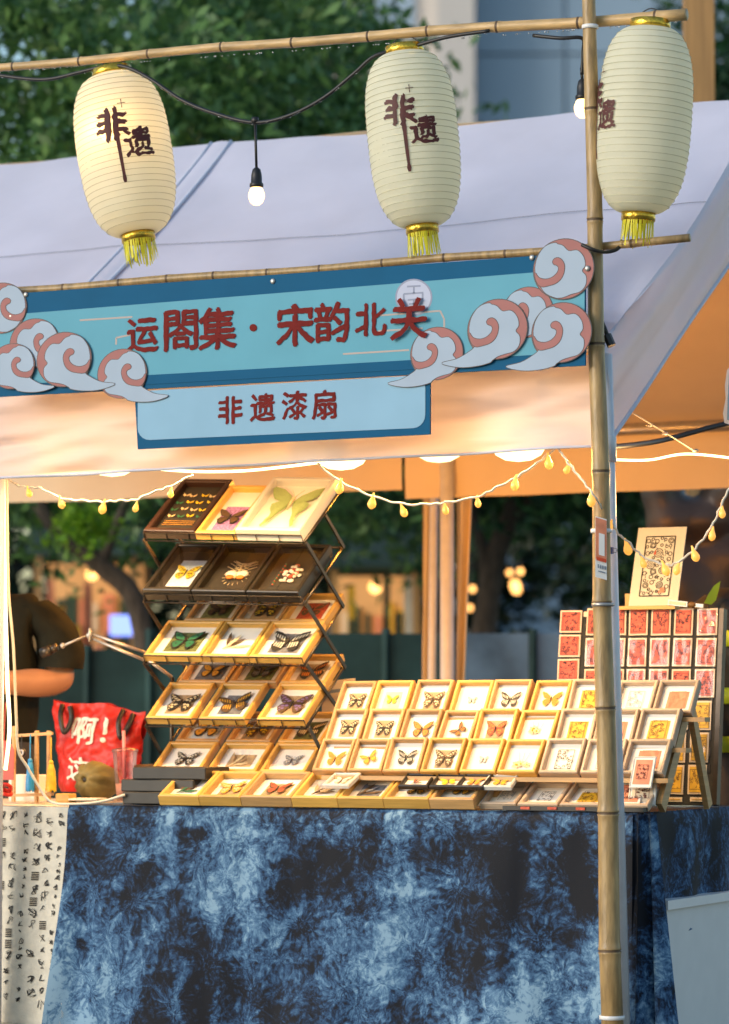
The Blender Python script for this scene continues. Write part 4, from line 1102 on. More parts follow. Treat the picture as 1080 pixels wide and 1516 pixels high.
def flowers(a, seed, n=4):
    key = ('fl', a, seed, n)
    if key in _bf: return _bf[key]
    mb = MB(); rn = random.Random(seed)
    for k in range(n):
        cx, cy, s = rn.uniform(-.25, .3), rn.uniform(-.3, .15), rn.uniform(.12, .24)
        for i in range(5):
            an = i * 2 * math.pi / 5 + k; d = Vector((math.cos(an), math.sin(an), 0)); n_ = Vector((-d.y, d.x, 0)); o = Vector((cx, cy, .012))
            mb.add([o, o + d * s * .5 + n_ * s * .3 + Vector((0, 0, .02)), o + d * s + Vector((0, 0, .01)), o + d * s * .5 - n_ * s * .3 + Vector((0, 0, .02))], [(0, 1, 2, 3)], 0)
        mb.ball((cx, cy, .025), s * .2, 6, 4, 1)
    for k in range(3): mb.tube([(-.1 + .1 * k, -.1, .008), (-.2 + .2 * k, .3, .012)], .006, 3, 2, cap=False)
    me = mb.mesh('specimen', [WING[a], WING['yellow'], WING['grey']]); _bf[key] = me; return me
def printed(m, seed):
    """an ink impression: panel of carved strokes"""
    key = ('pr', m, seed)
    if key in _bf: return _bf[key]
    mb = MB(); rn = random.Random(seed)
    for k in range(26):
        cx, cy = rn.uniform(-.34, .34), rn.uniform(-.46, .46); r = rn.uniform(.03, .09); a0 = rn.uniform(0, 6); q = []
        for i in range(7):
            an = a0 + i * .75; q.append(Vector((cx + r * math.cos(an) * (1 - .08 * i), cy + r * math.sin(an) * (1 - .08 * i), .006)))
        vs = []
        for i, p in enumerate(q):
            t_ = (q[min(i + 1, 6)] - q[max(i - 1, 0)]).normalized(); n_ = Vector((-t_.y, t_.x, 0)) * (.021 if m == 'red_deep' else .014); vs += [p + n_, p - n_]
        mb.add(vs, [(2 * i, 2 * i + 1, 2 * i + 3, 2 * i + 2) for i in range(6)])
    for y in (.50, -.50): mb.add([(-.38, y - .012, .006), (.38, y - .012, .006), (.38, y + .012, .006), (-.38, y + .012, .006)], [(0, 1, 2, 3)])
    for x in (.38, -.38): mb.add([(x - .012, -.5, .0055), (x + .012, -.5, .0055), (x + .012, .5, .0055), (x - .012, .5, .0055)], [(0, 1, 2, 3)])
    me = mb.mesh('impression', M[m]); _bf[key] = me; return me
_fr = {}
def border_mesh(wd, ht, t, bd, m, rec):
    key = ('b', round(wd, 4), round(ht, 4), t, bd, m, rec)
    if key in _fr: return _fr[key]
    bv = .003
    def loop(i, z): return [(-wd / 2 + i, i, z), (wd / 2 - i, i, z), (wd / 2 - i, ht - i, z), (-wd / 2 + i, ht - i, z)]
    ls = [loop(0, 0), loop(0, t - bv), loop(bv, t), loop(bd - bv, t), loop(bd, t - bv), loop(bd, rec)]
    mb = MB(); vs = [p for l in ls for p in l]; fs = []
    for i in range(len(ls) - 1):
        for j in range(4): fs.append((i * 4 + j, i * 4 + (j + 1) % 4, (i + 1) * 4 + (j + 1) % 4, (i + 1) * 4 + j))
    fs.append((3, 2, 1, 0)); mb.add(vs, fs); me = mb.mesh('frame_border', M[m]); _fr[key] = me; return me
def sheet_mesh(wd, ht, z, m, name):
    key = ('s', round(wd, 4), round(ht, 4), round(z, 4), m if isinstance(m, str) else m.name)
    if key in _fr: return _fr[key]
    me = MB().add([(-wd / 2, 0, z), (wd / 2, 0, z), (wd / 2, ht, z), (-wd / 2, ht, z)], [(0, 1, 2, 3)]).mesh(name, M[m] if isinstance(m, str) else m); _fr[key] = me; return me
def picture(label, corner, wd, ht, tilt, wood_='pine', backing='mat_white', spec=None, size=.6, card=None, t=.022, bd=.011, group='framed specimens for sale', yaw=0, roll=0, glass=False, off=(0, 0), name='specimen_frame', cat='picture frame', cardsz=(.6, .5), Rm=None):
    """frame whose bottom-left back corner stands at 'corner', leaning back by (90-tilt)"""
    Rx = Rm if Rm is not None else (Matrix.Rotation(yaw, 4, 'Z') @ Matrix.Rotation(roll, 4, 'Y') @ Matrix.Rotation(tilt, 4, 'X'))
    Mx = Matrix.Translation(corner) @ Rx @ Matrix.Translation((wd / 2, 0, 0))
    f = thing(name, label, cat, Mx, group); rec = max(.004, t - .016)
    put('frame_border', border_mesh(wd, ht, t, bd, wood_, rec * .5), f)
    o = put('mat_board', sheet_mesh(wd - 2 * bd + .002, ht - 2 * bd + .002, rec * .6, backing, 'mat_board'), f); o.location = (0, bd - .001, 0)
    iw, ih = wd - 2 * bd, ht - 2 * bd
    if card:
        o = put('backing_card', sheet_mesh(iw * cardsz[0], ih * cardsz[1], 0, WING[card] if card in WING else M[card], 'backing_card'), f)
        o.location = (off[0] * iw, ht / 2 + off[1] * ih - ih * cardsz[1] / 2, rec * .6 + .0012)
    if spec is not None:
        nm = spec.name.split('.')[0]
        o = put(nm, spec, f); s = size * min(iw, ih); o.scale = (s, s, s); o.location = (off[0] * iw, ht / 2 + off[1] * ih, rec * .6 + .003)
    if glass:
        o = put('glass_pane', sheet_mesh(iw, ih, t - .005, 'glass', 'glass_pane'), f); o.location = (0, bd, 0)
    return f

# ================================================================== WIRE RACK
ORD = ['first', 'second', 'third', 'fourth', 'fifth', 'sixth', 'seventh', 'eighth', 'ninth', 'tenth', 'eleventh', 'twelfth']
def bare(d): return d[2:] if d.startswith('a ') else (d[3:] if d.startswith('an ') else d)
YK = .42; TLT = R(36.5); TL = .335
RACK = thing('wire_display_rack', 'dark folding wire rack with five sloping tiers of framed insects', 'display rack', (-1.52, .55, ZT))
TR = []
for n_, (py, rl) in enumerate(((800, 2.4), (891, 1.9), (982, 1.2), (1075, .6), (1152, .3))):
    a = hy(216 if n_ < 3 else 219, py - 1.5, YK); Rm = Matrix.Rotation(R(rl), 4, 'Y') @ Matrix.Rotation(TLT, 4, 'X')
    TR.append((a, Rm))
TW = .605
def tp_(n_, x, v, h=0): a, Rm = TR[n_]; return a + Rm @ Vector((x, v, h))
for n_ in range(5):
    tray = MB()
    for x in (0, TW):
        tray.tube([tp_(n_, x, 0), tp_(n_, x, TL)], .0055, 6)
    tray.tube([tp_(n_, 0, TL), tp_(n_, TW, TL)], .005, 6)
    tray.tube([tp_(n_, 0, -.003, -.003), tp_(n_, TW, -.003, -.003)], .0028, 5)
    o = tray.build('tray_frame', M['metal_dark'], RACK, True)
    lip = MB(); lip.tube([tp_(n_, 0, -.003, .030), tp_(n_, TW, -.003, .030)], .0022, 5)
    for i in range(8): lip.tube([tp_(n_, TW * i / 7, -.003, -.003), tp_(n_, TW * i / 7, -.003, .030)], .0017, 4)
    lip.build('lip_wire', M['metal_dark'], o, True)
    wm_ = MB()
    for i in range(1, 6): wm_.tube([tp_(n_, TW * i / 6, 0, -.004), tp_(n_, TW * i / 6, TL, -.004)], .0018, 4)
    tag(wm_.build('shelf_wire', M['metal_dark'], o, True), kind='stuff')
for x in (-.008, TW + .008):
    for n_ in range(4):
        b_ = tp_(n_ + 2, x, TL) if n_ < 3 else Vector((tp_(4, x, 0).x, .70, ZT + .01))
        MB().bar(tp_(n_, x, 0), b_, .006, .013).build('link_bar', M['metal_dark'], RACK)
    MB().bar(tp_(0, x, TL * .5), tp_(1, x, TL), .006, .013).build('link_bar', M['metal_dark'], RACK)
    MB().bar(tp_(4, x, TL), Vector((tp_(4, x, 0).x, tp_(4, x, TL).y, ZT + .004)), .008, .013).build('leg', M['metal_dark'], RACK)
    MB().bar(tp_(4, x, 0), Vector((tp_(4, x, 0).x, YK, ZT + .004)), .008, .013).build('leg', M['metal_dark'], RACK)
MB().ball(tp_(0, .04, TL, .01), .010, 8, 6).build('hinge_knob', M['metal_dark'], RACK, True)
def on_tray(n_, label, x, wd, v, ht, **kw):
    a, Rm = TR[n_]
    return picture(label, a + Rm @ Vector((x, v, .004)), wd, ht, 0, Rm=Rm, group='framed specimens on the wire rack', **kw)
# insect chart for the top tier: rows of little specimens
def chart():
    mb = MB(); rn = random.Random(2)
    for r_ in range(4):
        for c_ in range(4):
            x = -.36 + .24 * c_ + rn.uniform(-.04, .04); y = .52 - .27 * r_ + rn.uniform(-.03, .03); mi = rn.choice((0, 0, 1, 2))
            for sx in (-1, 1): mb.add([(x, y, .01), (x + sx * .09, y + .06, .02), (x + sx * .08, y - .02, .02), (x + sx * .03, y - .06, .015)], [(0, 1, 2, 3)], mi)
    for r_ in range(3): mb.add([(-.40, -.46 - .07 * r_, .005), (.36, -.46 - .07 * r_, .005), (.36, -.475 - .07 * r_, .005), (-.40, -.475 - .07 * r_, .005)], [(0, 1, 2, 3)], 3)
    return mb.mesh('specimen', [WING['cream'], WING['yellow'], WING['green'], WING['amber']])
def jewel():
    mb = MB(); rn = random.Random(5)
    for sx in (-1, 1):
        mb.ball((sx * .13, -.05, .03), (.14, .11, .05), 10, 7, 0); mb.ball((sx * .12, -.16, .03), (.10, .07, .04), 8, 6, 1)
        for i in range(7):
            an = R(20 + 25 * i); mb.tube([(sx * .18 * math.cos(an), .05 + .25 * math.sin(an), .015), (sx * (.25 + .1 * math.cos(an)), .12 + .32 * math.sin(an), .02)], .008, 4, 2)
        for i in range(6):
            an = R(-80 + 22 * i); mb.tube([(sx * .24 * math.cos(an), -.1 + .26 * math.sin(an), .015), (sx * .30 * math.cos(an), -.1 + .34 * math.sin(an), .015)], .007, 4, 2)
    mb.tube([(0, -.2, .03), (0, .3, .03)], .02, 5, 2); mb.tube([(-.06, .33, .03), (.06, .33, .03)], .008, 4, 2)
    return mb.mesh('specimen', [WING['pearl'], WING['orange'], WING['cream']], True)
def shells():
    mb = MB(); rn = random.Random(6)
    for i in range(26):
        a = rn.uniform(0, 6.28); r = rn.uniform(0, .26) ** .9
        mb.ball((r * math.cos(a), r * math.sin(a) * 1.4, .03), (rn.uniform(.05, .09), rn.uniform(.05, .08), .04), 7, 5, rn.choice((0, 0, 1, 2)))
    for i in range(14): mb.ball((-.38, -.5 + i * .075, .015), .028, 6, 4, 3 if i % 2 else 2)
    return mb.mesh('specimen', [WING['pearl'], WING['white'], WING['red'], WING['green']], True)
on_tray(0, 'dark walnut case of many tiny insects on the top tier of the wire rack', 0, .198, 0, .325, wood_='walnut', backing='mat_dark', spec=chart(), size=1.0, t=.034, bd=.020)
on_tray(0, 'yellow wood frame with a black butterfly over lilac blossom on the top tier', .200, .155, 0, .295, spec=butterfly('black', 'brown', 'mono'), size=.88, card='purple_print', cardsz=(.7, .55), off=(0, -.12), t=.03, bd=.016)
on_tray(0, 'white box frame with a pale green long tailed moth on the top tier', .358, .245, 0, .325, wood_='white_wood', spec=butterfly('luna', 'luna', 'luna'), size=1.0, t=.046, bd=.017, off=(.02, .10))
for x, wd, lab, sp_, sz, cd in ((0, .185, 'black box frame with a yellow butterfly on pale blue card on the second tier', butterfly('yellow', 'black', 'spot'), .62, 'sky'),
                            (.190, .205, 'black box frame with a pearly brooch beetle ringed by gold wire on the second tier', jewel(), .95, None), (.400, .195, 'black box frame with a cluster of pearly shells on the second tier', shells(), .75, None)):
    on_tray(1, lab, x, wd, 0, .285, wood_='black_wood', backing='mat_dark', spec=sp_, size=sz, card=cd, cardsz=(.62, .62), t=.044, bd=.016, off=(.06, -.03), glass=True)
def rowfill(n_, items, v, ht, where, **kw):
    for (x, wd, tone, sp_, sz, cd, desc) in items:
        sz *= .84
        on_tray(n_, '%s, %s, %s' % (tone[1], bare(desc), where), x, wd, v, ht, wood_=tone[0], spec=sp_, size=sz, card=cd, t=.028, bd=.0135, **kw)
PN = ('pine', 'yellow wood frame'); OK_ = ('oak', 'light oak frame')
rowfill(2, [(0, .222, PN, butterfly('black', 'green', 'mono'), .82, 'moss', 'a black and green butterfly on moss print'), (.225, .176, PN, moth('cream', 'brown', 1), 1.2, None, 'a folded brown winged moth'), (.404, .200, PN, butterfly('black', 'white', 'stripe'), .95, 'dusk', 'a black and white striped butterfly on grey card')], 0, .205, 'front of third tier', cardsz=(.66, .62))
rowfill(2, [(.06, .19, OK_, butterfly('black', 'brown', 'spot'), .8, 'moss', 'a dark butterfly on moss print'), (.255, .175, OK_, butterfly('black', 'yellow', 'spot'), .9, 'sand', 'a black butterfly with yellow spots'), (.432, .172, PN, butterfly('red', 'brown', 'mono'), .9, 'red', 'a rust red leaf wing butterfly')], .208, .165, 'shaded back of third tier', cardsz=(.66, .7))
rowfill(3, [(0, .176, PN, butterfly('black', 'cream', 'spot'), .95, 'sand', 'a cream spotted black butterfly'), (.204, .176, PN, butterfly('brown', 'amber', 'stripe', .3), .95, 'dusk', 'a tilted amber striped butterfly on grey card'), (.425, .176, PN, butterfly('brown', 'violet', 'spot'), 1.0, 'sand', 'a violet and brown spotted butterfly')], 0, .205, 'front of fourth tier', cardsz=(.6, .6))
rowfill(3, [(.03, .185, OK_, butterfly('brown', 'amber', 'mono'), .8, 'dusk', 'a brown moth on grey print'), (.225, .185, OK_, butterfly('black', 'grey', 'stripe'), .8, 'moss', 'a grey striped butterfly on moss print'), (.425, .172, PN, butterfly('black', 'orange', 'stripe', .2), .95, 'sand', 'an orange barred black butterfly')], .208, .165, 'shaded back of fourth tier', cardsz=(.66, .7))
rowfill(4, [(.02, .19, PN, butterfly('black', 'white', 'spot'), .8, None, 'a small white spotted butterfly'), (.235, .185, PN, moth('cream', 'sand', 4), 1.1, 'sand', 'a sandy folded wing moth'), (.435, .17, PN, butterfly('grey', 'white', 'spot'), .6, None, 'a small grey butterfly on white')], 0, .16, 'front of lowest tier')
rowfill(4, [(.04, .17, OK_, butterfly('black', 'amber', 'mono'), .95, 'sky', 'an amber and black butterfly on pale blue card'), (.235, .17, OK_, butterfly('brown', 'yellow', 'spot', .25), .9, 'sand', 'a yellow spotted brown butterfly'), (.435, .165, PN, butterfly('black', 'cream', 'stripe'), .95, 'moss', 'a cream striped butterfly on moss print')], .165, .17, 'shaded back of lowest tier', cardsz=(.66, .7))

# ================================================================== STEPPED WOODEN RACK
SRK = thing('wooden_step_rack', 'wooden stepped rack of ledges holding rows of small frames', 'display rack', (-.45, .35, ZT))
ROWS = [(.415, 1061), (.325, 1104), (.235, 1147)]
RZ_ = []
for y, py in ROWS:
    c0 = hy(488, py, y); zz = c0.z; RZ_.append(zz)
x0 = hy(470, 1147, .235).x + .0; x1 = .10
for (y, py), zz, xe in zip(ROWS, RZ_, (.195, .165, .140)):
    MB().box(((x0 + .03 + xe) / 2, y - .004, zz - .0095), (xe - x0 - .03, .050, .014)).build('ledge', M['oak'], SRK)
for xx in (x0 + .10, -.45, .105):
    a = Vector((xx, .20, ZT + .012)); b = Vector((xx, .485, RZ_[0] + .10))
    MB().bar(a + Vector((0, .035, 0)), b + Vector((0, .035, 0)), .018, .045).build('slanted_upright', M['oak'], SRK)
    MB().bar(Vector((xx, .66, ZT + .006)), Vector((xx, .49, RZ_[0] + .06)), .018, .036).build('rear_leg', M['oak'], SRK)
MB().box((-.45, .50, RZ_[0] + .05), (1.15, .014, .03)).build('top_rail', M['oak'], SRK)
STY = {'o': ('oak', 'light oak frame'), 'p': ('pine', 'yellow wood frame'), 'a': ('ash', 'greyish ash frame')}
def S(kind, i):
    return {
        'bw': (butterfly('black', 'white', 'stripe'), .66, None, 'a black and white striped butterfly'), 'bs': (butterfly('black', 'cream', 'spot'), .66, 'sand', 'a black butterfly with cream spots'),
        'br': (butterfly('brown', 'cream', 'spot'), .72, 'sand', 'a brown butterfly with cream spots'), 'or': (butterfly('amber', 'orange', 'mono'), .70, None, 'an orange butterfly'),
        'od': (butterfly('brown', 'orange', 'mono'), .72, None, 'an orange and brown butterfly'), 'ye': (butterfly('yellow', 'yellow', 'mono'), .40, 'leafp', 'a yellow butterfly on printed card'),
        'gr': (butterfly('grey', 'white', 'mono'), .30, None, 'a tiny grey butterfly'), 'rd': (butterfly('red', 'orange', 'spot'), .66, 'sand', 'a rust red butterfly'),
        'si': (butterfly('brown', 'orange', 'stripe', .9), .56, None, 'a brown butterfly turned sideways'), 'ow': (butterfly('orange', 'yellow', 'stripe', .5), .60, None, 'a tilted orange and yellow butterfly'),
        'fl': (flowers('cream', 3 + i), .85, None, 'pressed white flowers'), 'yp': (printed('ochre_ink', i), .62, 'ochre', 'an ochre block print'), 'rp': (printed('salmon', i), .60, 'salmon', 'a salmon block print'),
        'bp': (printed('blue_ink', i), .62, None, 'a blue grey block print'), 'kp': (printed('ink', i), .66, None, 'a black block print')}[kind]
RWORD = ('top', 'middle', 'bottom')
LIST = [[(496, 'o', 'bs'), (549, 'p', 'ye'), (608, 'o', 'br'), (667, 'p', 'gr'), (724, 'o', 'bw'), (785, 'p', 'or'), (841, 'a', 'yp'), (908, 'a', 'bp'), (968, 'a', 'rp')],
        [(484, 'o', 'bs'), (538, 'o', 'bs'), (592, 'o', 'od'), (648, 'o', 'si'), (702, 'p', 'rd'), (762, 'p', 'fl'), (823, 'a', 'yp'), (880, 'a', 'rp'), (942, 'a', 'yp')],
        [(465, 'o', 'or'), (517, 'o', 'ow'), (570, 'o', 'bw'), (626, 'p', 'br'), (684, 'p', 'gr'), (740, 'p', 'fl'), (801, 'a', 'kp'), (862, 'a', 'bp'), (922, 'a', 'rp')]]
rn = random.Random(77)
for r_, ((y, py), zz, lst) in enumerate(zip(ROWS, RZ_, LIST)):
    for i, (px, tone, kind) in enumerate(lst):
        spc, sz, cd, desc = S(kind, i + 10 * r_)
        nxt = lst[i + 1][0] if i + 1 < len(lst) else px + 62
        x = hy(px, py, y).x; wd = min(.132, (hy(nxt, py, y).x - x) - .006)
        if r_ == 2 and i == 8: wd = .14
        picture('%s, %s, %s step rack row, %s from wire rack' % (STY[tone][1], bare(desc), RWORD[r_], ORD[i]), Vector((x, y + rn.uniform(-.003, .003), zz - .002)), wd, .132, R(54 + rn.uniform(-3, 2.5)), wood_=STY[tone][0], spec=spc, size=sz,
                card=cd, cardsz=(.62, .62) if cd in ('ochre', 'salmon') else (.55, .62), t=.026, bd=.0115, yaw=R(rn.uniform(-2.2, 2.2)), group='framed specimens on the step rack', off=(rn.uniform(-.03, .03), rn.uniform(-.07, .0)))
# lowest row, lying on the table edge
LOW = [(237, 60, 'p', (moth('green', 'brown', 7), 1.1, None, 'a green folded wing insect')), (297, 62, 'p', (butterfly('amber', 'cream', 'spot', .2), .75, 'sand', 'a sandy brown butterfly')), (359, 75, 'o', (butterfly('brown', 'red', 'mono'), .6, 'sand', 'a brown butterfly on sand card')),
       (434, 68, 'p', (moth('brown', 'sand', 9), 1.0, None, 'a brown feathery moth')), (502, 68, 'p', (moth('brown', 'grey', 11), 1.0, 'dusk', 'a grey feathery moth on grey card')), (570, 68, 'p', (butterfly('brown', 'amber', 'spot'), .6, None, 'an amber spotted butterfly')), (638, 66, 'o', (butterfly('black', 'amber', 'mono'), .6, None, 'a dark amber butterfly')),
       (712, 54, 'a', (printed('blue_ink', 51), .6, None, 'a faint block print')), (768, 60, 'a', (printed('ink', 52), .55, None, 'a small grey block print')), (830, 66, 'a', (printed('ochre_ink', 53), .6, 'ochre', 'an ochre block print')), (900, 62, 'a', (printed('salmon', 54), .6, 'salmon', 'a salmon block print'))]
for i, (px, wpx, tone, (spc, sz, cd, desc)) in enumerate(LOW):
    y = .135 + (.03 if i >= 7 else 0); c = hy(px, 1193, y); wd = hy(px + wpx, 1193, y).x - c.x - .002
    picture('%s, %s, table edge row, %s from black boxes' % (STY[tone][1], bare(desc), ORD[i]), Vector((c.x, y, ZT + .0035)), wd, .175 if i < 7 else .15, R(27), wood_=STY[tone][0], spec=spc, size=sz, card=cd, t=.036 if i < 7 else .022, bd=.0135, group='framed specimens lying along the table edge', off=(0, .02))
# miniature frames propped on that row
for i, (px, py, m, mw, desc) in enumerate(((470, 1176, 'white_wood', 'silver white', 'a white moth'), (583, 1178, 'black_wood', 'black', 'a brown moth'), (629, 1178, 'black_wood', 'black', 'a yellow butterfly'), (667, 1178, 'black_wood', 'black', 'an orange butterfly'), (706, 1178, 'white_wood', 'silver edged', 'an ochre butterfly'))):
    y = .118; c = hy(px, py, y)
    spc = (butterfly('cream', 'white', 'mono'), moth('brown', 'red', 3), butterfly('yellow', 'yellow', 'mono', .3), butterfly('orange', 'amber', 'mono'), butterfly('amber', 'yellow', 'stripe'))[i]
    picture('miniature %s frame with %s propped on the frames at the table edge' % (mw, desc), Vector((c.x, .155, ZT + .063)), .100, .088, R(26), wood_=m, spec=spc, size=.85, t=.014, bd=.010, yaw=R((-6, 3, 2, -2, 4)[i]), group='miniature frames at the table edge')
# flat black tray with red tabs in front of the pale frames
c0 = hy(744, 1192, .125); c1 = hy(880, 1192, .125)
TRY = thing('flat_black_case', 'flat black case with red tabs lying at the table edge', 'case', (c0.x, .2, ZT))
MB().box(((c0.x + c1.x) / 2 + .08, .155, ZT + .009), (c1.x - c0.x + .16, .055, .013)).build('case_body', M['black_card'], TRY)
for px in (778, 818, 860):
    p = hy(px, 1190, .126); MB().box((p.x, .1265, ZT + .010), (.030, .006, .008)).build('tab', M['red_tile'], TRY)
# loose sleeved cards leaning at the right end
for i, (px, py, y, tl, yw, desc, m) in enumerate(((932, 1167, .19, 66, -3, 'white card with a red stamp print leaning on the bottom row of the step rack', 'salmon'), (908, 1192, .165, 38, 6, 'cream sleeved card with a salmon print leaning at the table corner', 'salmon'), (930, 1193, .175, 52, 14, 'cream sleeved card standing on edge at the table corner', 'cardstock'))):
    c = hy(px, py, y)
    picture(desc, Vector((c.x, y, max(c.z, ZT + .003))), .085 if i else .075, .105, R(tl), wood_='white_wood', spec=printed('red_deep', 90 + i), size=.72, card=m, cardsz=(.86, .86), t=.005, bd=.005, yaw=R(yw), group='sleeved print cards', name='print_card', cat='card')

# ================================================================== STAMP BOARD
yb0, yb1, zb0, zb1 = .95, 1.035, ZT + .003, 1.385
xa = hy(820, 1190, yb0).x; xb = hy(1056, 1190, yb0).x
lean = math.atan2(zb1 - zb0, yb1 - yb0); LB = math.hypot(zb1 - zb0, yb1 - yb0)
MBd = Matrix.Translation((xa, yb0, zb0)) @ Matrix.Rotation(lean, 4, 'X')
SB = thing('stamp_board', 'black board leaning on the table, hung with red and ochre stamp cards', 'board', MBd)
WB = xb - xa
MB().box((WB / 2, LB / 2, -.011), (WB, LB, .022)).build('panel', M['board'], SB, local=True)
MB().box((WB + .008, LB / 2, -.008), (.016, LB, .034)).build('edge_strip', M['metal_dark'], SB, local=True)
MB().box((WB * .5, LB * .62, -.10), (.03, .014, .16), Matrix.Rotation(.5, 3, 'X')).build('strut', M['board'], SB, local=True)
for k in (.16, .52, .93): MB().box((WB * k, LB - .012, .002), (.022, .018, .003)).build('price_tag', M['cardstock'], SB, local=True)
for r_ in range(9): MB().box((WB * .97, .12 + r_ * .055, .0015), (.006, .03, .003)).build('hook_strip', M['black'], SB, local=True)
NB = (MBd.to_3x3() @ Vector((0, 0, 1))); PB = MBd.translation
def hb(px, py):
    d = ray(px, py); t_ = (PB - CAM).dot(NB) / d.dot(NB); return MBd.inverted() @ (CAM + d * t_)
_cm = {}
def card_meshes(wd, ht, red, seed):
    k = (round(wd, 3), round(ht, 3), red, seed)
    if k in _cm: return _cm[k]
    bd = .006
    a = MB().box((0, 0, .002), (wd, ht, .004)).mesh('card', M['cardstock'])
    b = MB().box((0, 0, .0055), (wd - 2 * bd, ht - 2 * bd, .003)).mesh('stamp_face', M['red_tile' if red else 'ochre'])
    rn_ = random.Random(seed)
    def film(u, v):
        x = (u - .5) * wd * .98; y = (v - .5) * ht * .98
        return (x, y, .0095 + .0040 * abs(noise.noise(Vector((x * 34 + seed * 3, y * 20, seed)))) + .0035 * abs(math.sin(x * 60 + y * 45 + seed)) * noise.noise(Vector((x * 18, y * 18, seed + 5))))
    c = MB().grid(film, 12, 16).mesh('film_sleeve', M['film'], True)
    _cm[k] = (a, b, c); return _cm[k]
def stamp_card(px0, py0, px1, py1, red, film, seed, label):
    a = hb(px0, py1); b = hb(px1, py0); wd = abs(b.x - a.x) - .004; ht = abs(b.y - a.y) - .004
    wd = round(wd, 3); ht = round(ht, 3)
    cx, cy = (a.x + b.x) / 2, (a.y + b.y) / 2
    Mx = MBd @ Matrix.Translation((cx, cy, .001)) @ Matrix.Rotation(R(random.Random(seed).uniform(-1.2, 1.2)), 4, 'Z')
    t = thing('stamp_card', label, 'card', Mx, 'stamp cards on the black board')
    A, Bm, Cm = card_meshes(wd, ht, red, seed % 5)
    put('card', A, t); put('stamp_face', Bm, t)
    o = put('impression', printed('red_deep' if red else 'ochre_ink', seed % 6), t); s = min(wd / .86, ht / 1.1) * .86; o.scale = (s * (1 if ht > wd else 1.2), s, .3); o.location = (0, 0, .0058)
    if film: put('film_sleeve', Cm, t)
cols = [(868, 899), (899, 930), (931, 962), (964, 996), (998, 1029), (1032, 1065)]
rows = [(900, 942), (944, 988), (990, 1034)]
for r_, (y0, y1) in enumerate(((903, 938), (939, 974), (975, 1009))):
    stamp_card(829 - 2 * r_, y0, 864 - 2 * r_, y1, True, False, 3 + r_, 'wide red stamp card, %s down the outer column of the black board' % ORD[r_])
sd_ = 20
for r_, (y0, y1) in enumerate(rows):
    for c_, (xa_, xb_) in enumerate(cols):
        sd_ += 1; sh = 6 - r_ * 4
        fl = (r_ == 1) or (c_ == 5) or (r_ == 2 and c_ in (2, 3))
        stamp_card(xa_ - 2 * r_, y0, xb_ - 2 * r_, y1, True, fl, sd_, '%s, %s along the %s row of tall cards on the board' % ('red stamp card in film' if fl else 'plain red stamp card', ORD[c_], ORD[r_]))
for i, (xa_, y0, xb_, y1) in enumerate(((1025, 1037, 1056, 1082), (1021, 1084, 1052, 1130), (1018, 1132, 1049, 1177), (986, 1132, 1015, 1177), (992, 1037, 1022, 1082), (990, 1084, 1018, 1130))):
    stamp_card(xa_, y0, xb_, y1, False, i == 1, 40 + i, 'ochre stamp card, %s' % ('upper one in the outer column under the red cards', 'middle one in the outer column, with film', 'lowest one in the outer column', 'lowest one in the inner column behind the rack leg', 'upper one in the inner column behind the step rack', 'middle one in the inner column behind the step rack')[i])
for i, (xa_, xb_) in enumerate(((984, 1012), (1022, 1046))):
    stamp_card(xa_, 1180, xb_, 1188, False, False, 50 + i, 'ochre stamp card at the foot of the black board, %s' % ('behind the rack leg', 'below the outer column')[i])

# ================================================================== BLOCK PRINT ON ITS EASEL
ye = 1.035; e0 = hy(919, 888, ye); e1 = hy(1004, 888, ye); ze = zb1 + .001
ES = thing('tabletop_easel', 'small yellow wood easel standing on top of the black board', 'easel', ((e0.x + e1.x) / 2, ye, ze))
MB().box(((e0.x + e1.x) / 2, ye - .005, ze + .006), (e1.x - e0.x, .045, .012)).build('ledge', M['pine'], ES)
MB().box((e0.x + .02, ye + .022, ze + .03), (.018, .014, .05)).build('upright', M['pine'], ES)
MB().box((e1.x - .02, ye + .022, ze + .03), (.018, .014, .05)).build('upright', M['pine'], ES)
MB().bar(((e0.x + e1.x) / 2, ye + .05, ze), ((e0.x + e1.x) / 2, ye + .14, ze + .2), .02, .01).build('back_strut', M['pine'], ES)
p0 = hy(932, 886, ye); pw_ = hy(1004, 886, ye).x - p0.x; ph_ = .285; lt = R(70)
MP = Matrix.Translation((p0.x + pw_ / 2, ye - .004, ze + .0125)) @ Matrix.Rotation(lt, 4, 'X')
PR = thing('block_print', 'cream mounted block print of circles and creatures on the small easel', 'print', MP)
MB().box((0, ph_ / 2, .0), (pw_, ph_, .004)).build('mount', mat('cream_mount', (.62, .56, .42), .7, .04, 20), PR, local=True)
ik = MB(); iw, ih, y0_ = pw_ * .60, ph_ * .76, ph_ * .12
def ring(cx, cy, r, w_, n=18, z=.0032):
    v = []
    for i in range(n):
        a = 2 * math.pi * i / n; v += [((cx + r * math.cos(a)), cy + r * math.sin(a), z), ((cx + (r - w_) * math.cos(a)), cy + (r - w_) * math.sin(a), z)]
    ik.add(v, [(2 * i, 2 * ((i + 1) % n), 2 * ((i + 1) % n) + 1, 2 * i + 1) for i in range(n)])
def seg(a, b, w_, z=.0034):
    a = Vector((*a, z)); b = Vector((*b, z)); d = (b - a).normalized(); n_ = Vector((-d.y, d.x, 0)) * w_ / 2; ik.add([a + n_, a - n_, b - n_, b + n_], [(0, 1, 2, 3)])
for a, b in (((-iw / 2, y0_), (iw / 2, y0_)), ((-iw / 2, y0_ + ih), (iw / 2, y0_ + ih)), ((-iw / 2, y0_), (-iw / 2, y0_ + ih)), ((iw / 2, y0_), (iw / 2, y0_ + ih))): seg(a, b, .0042)
rn = random.Random(31); done = []
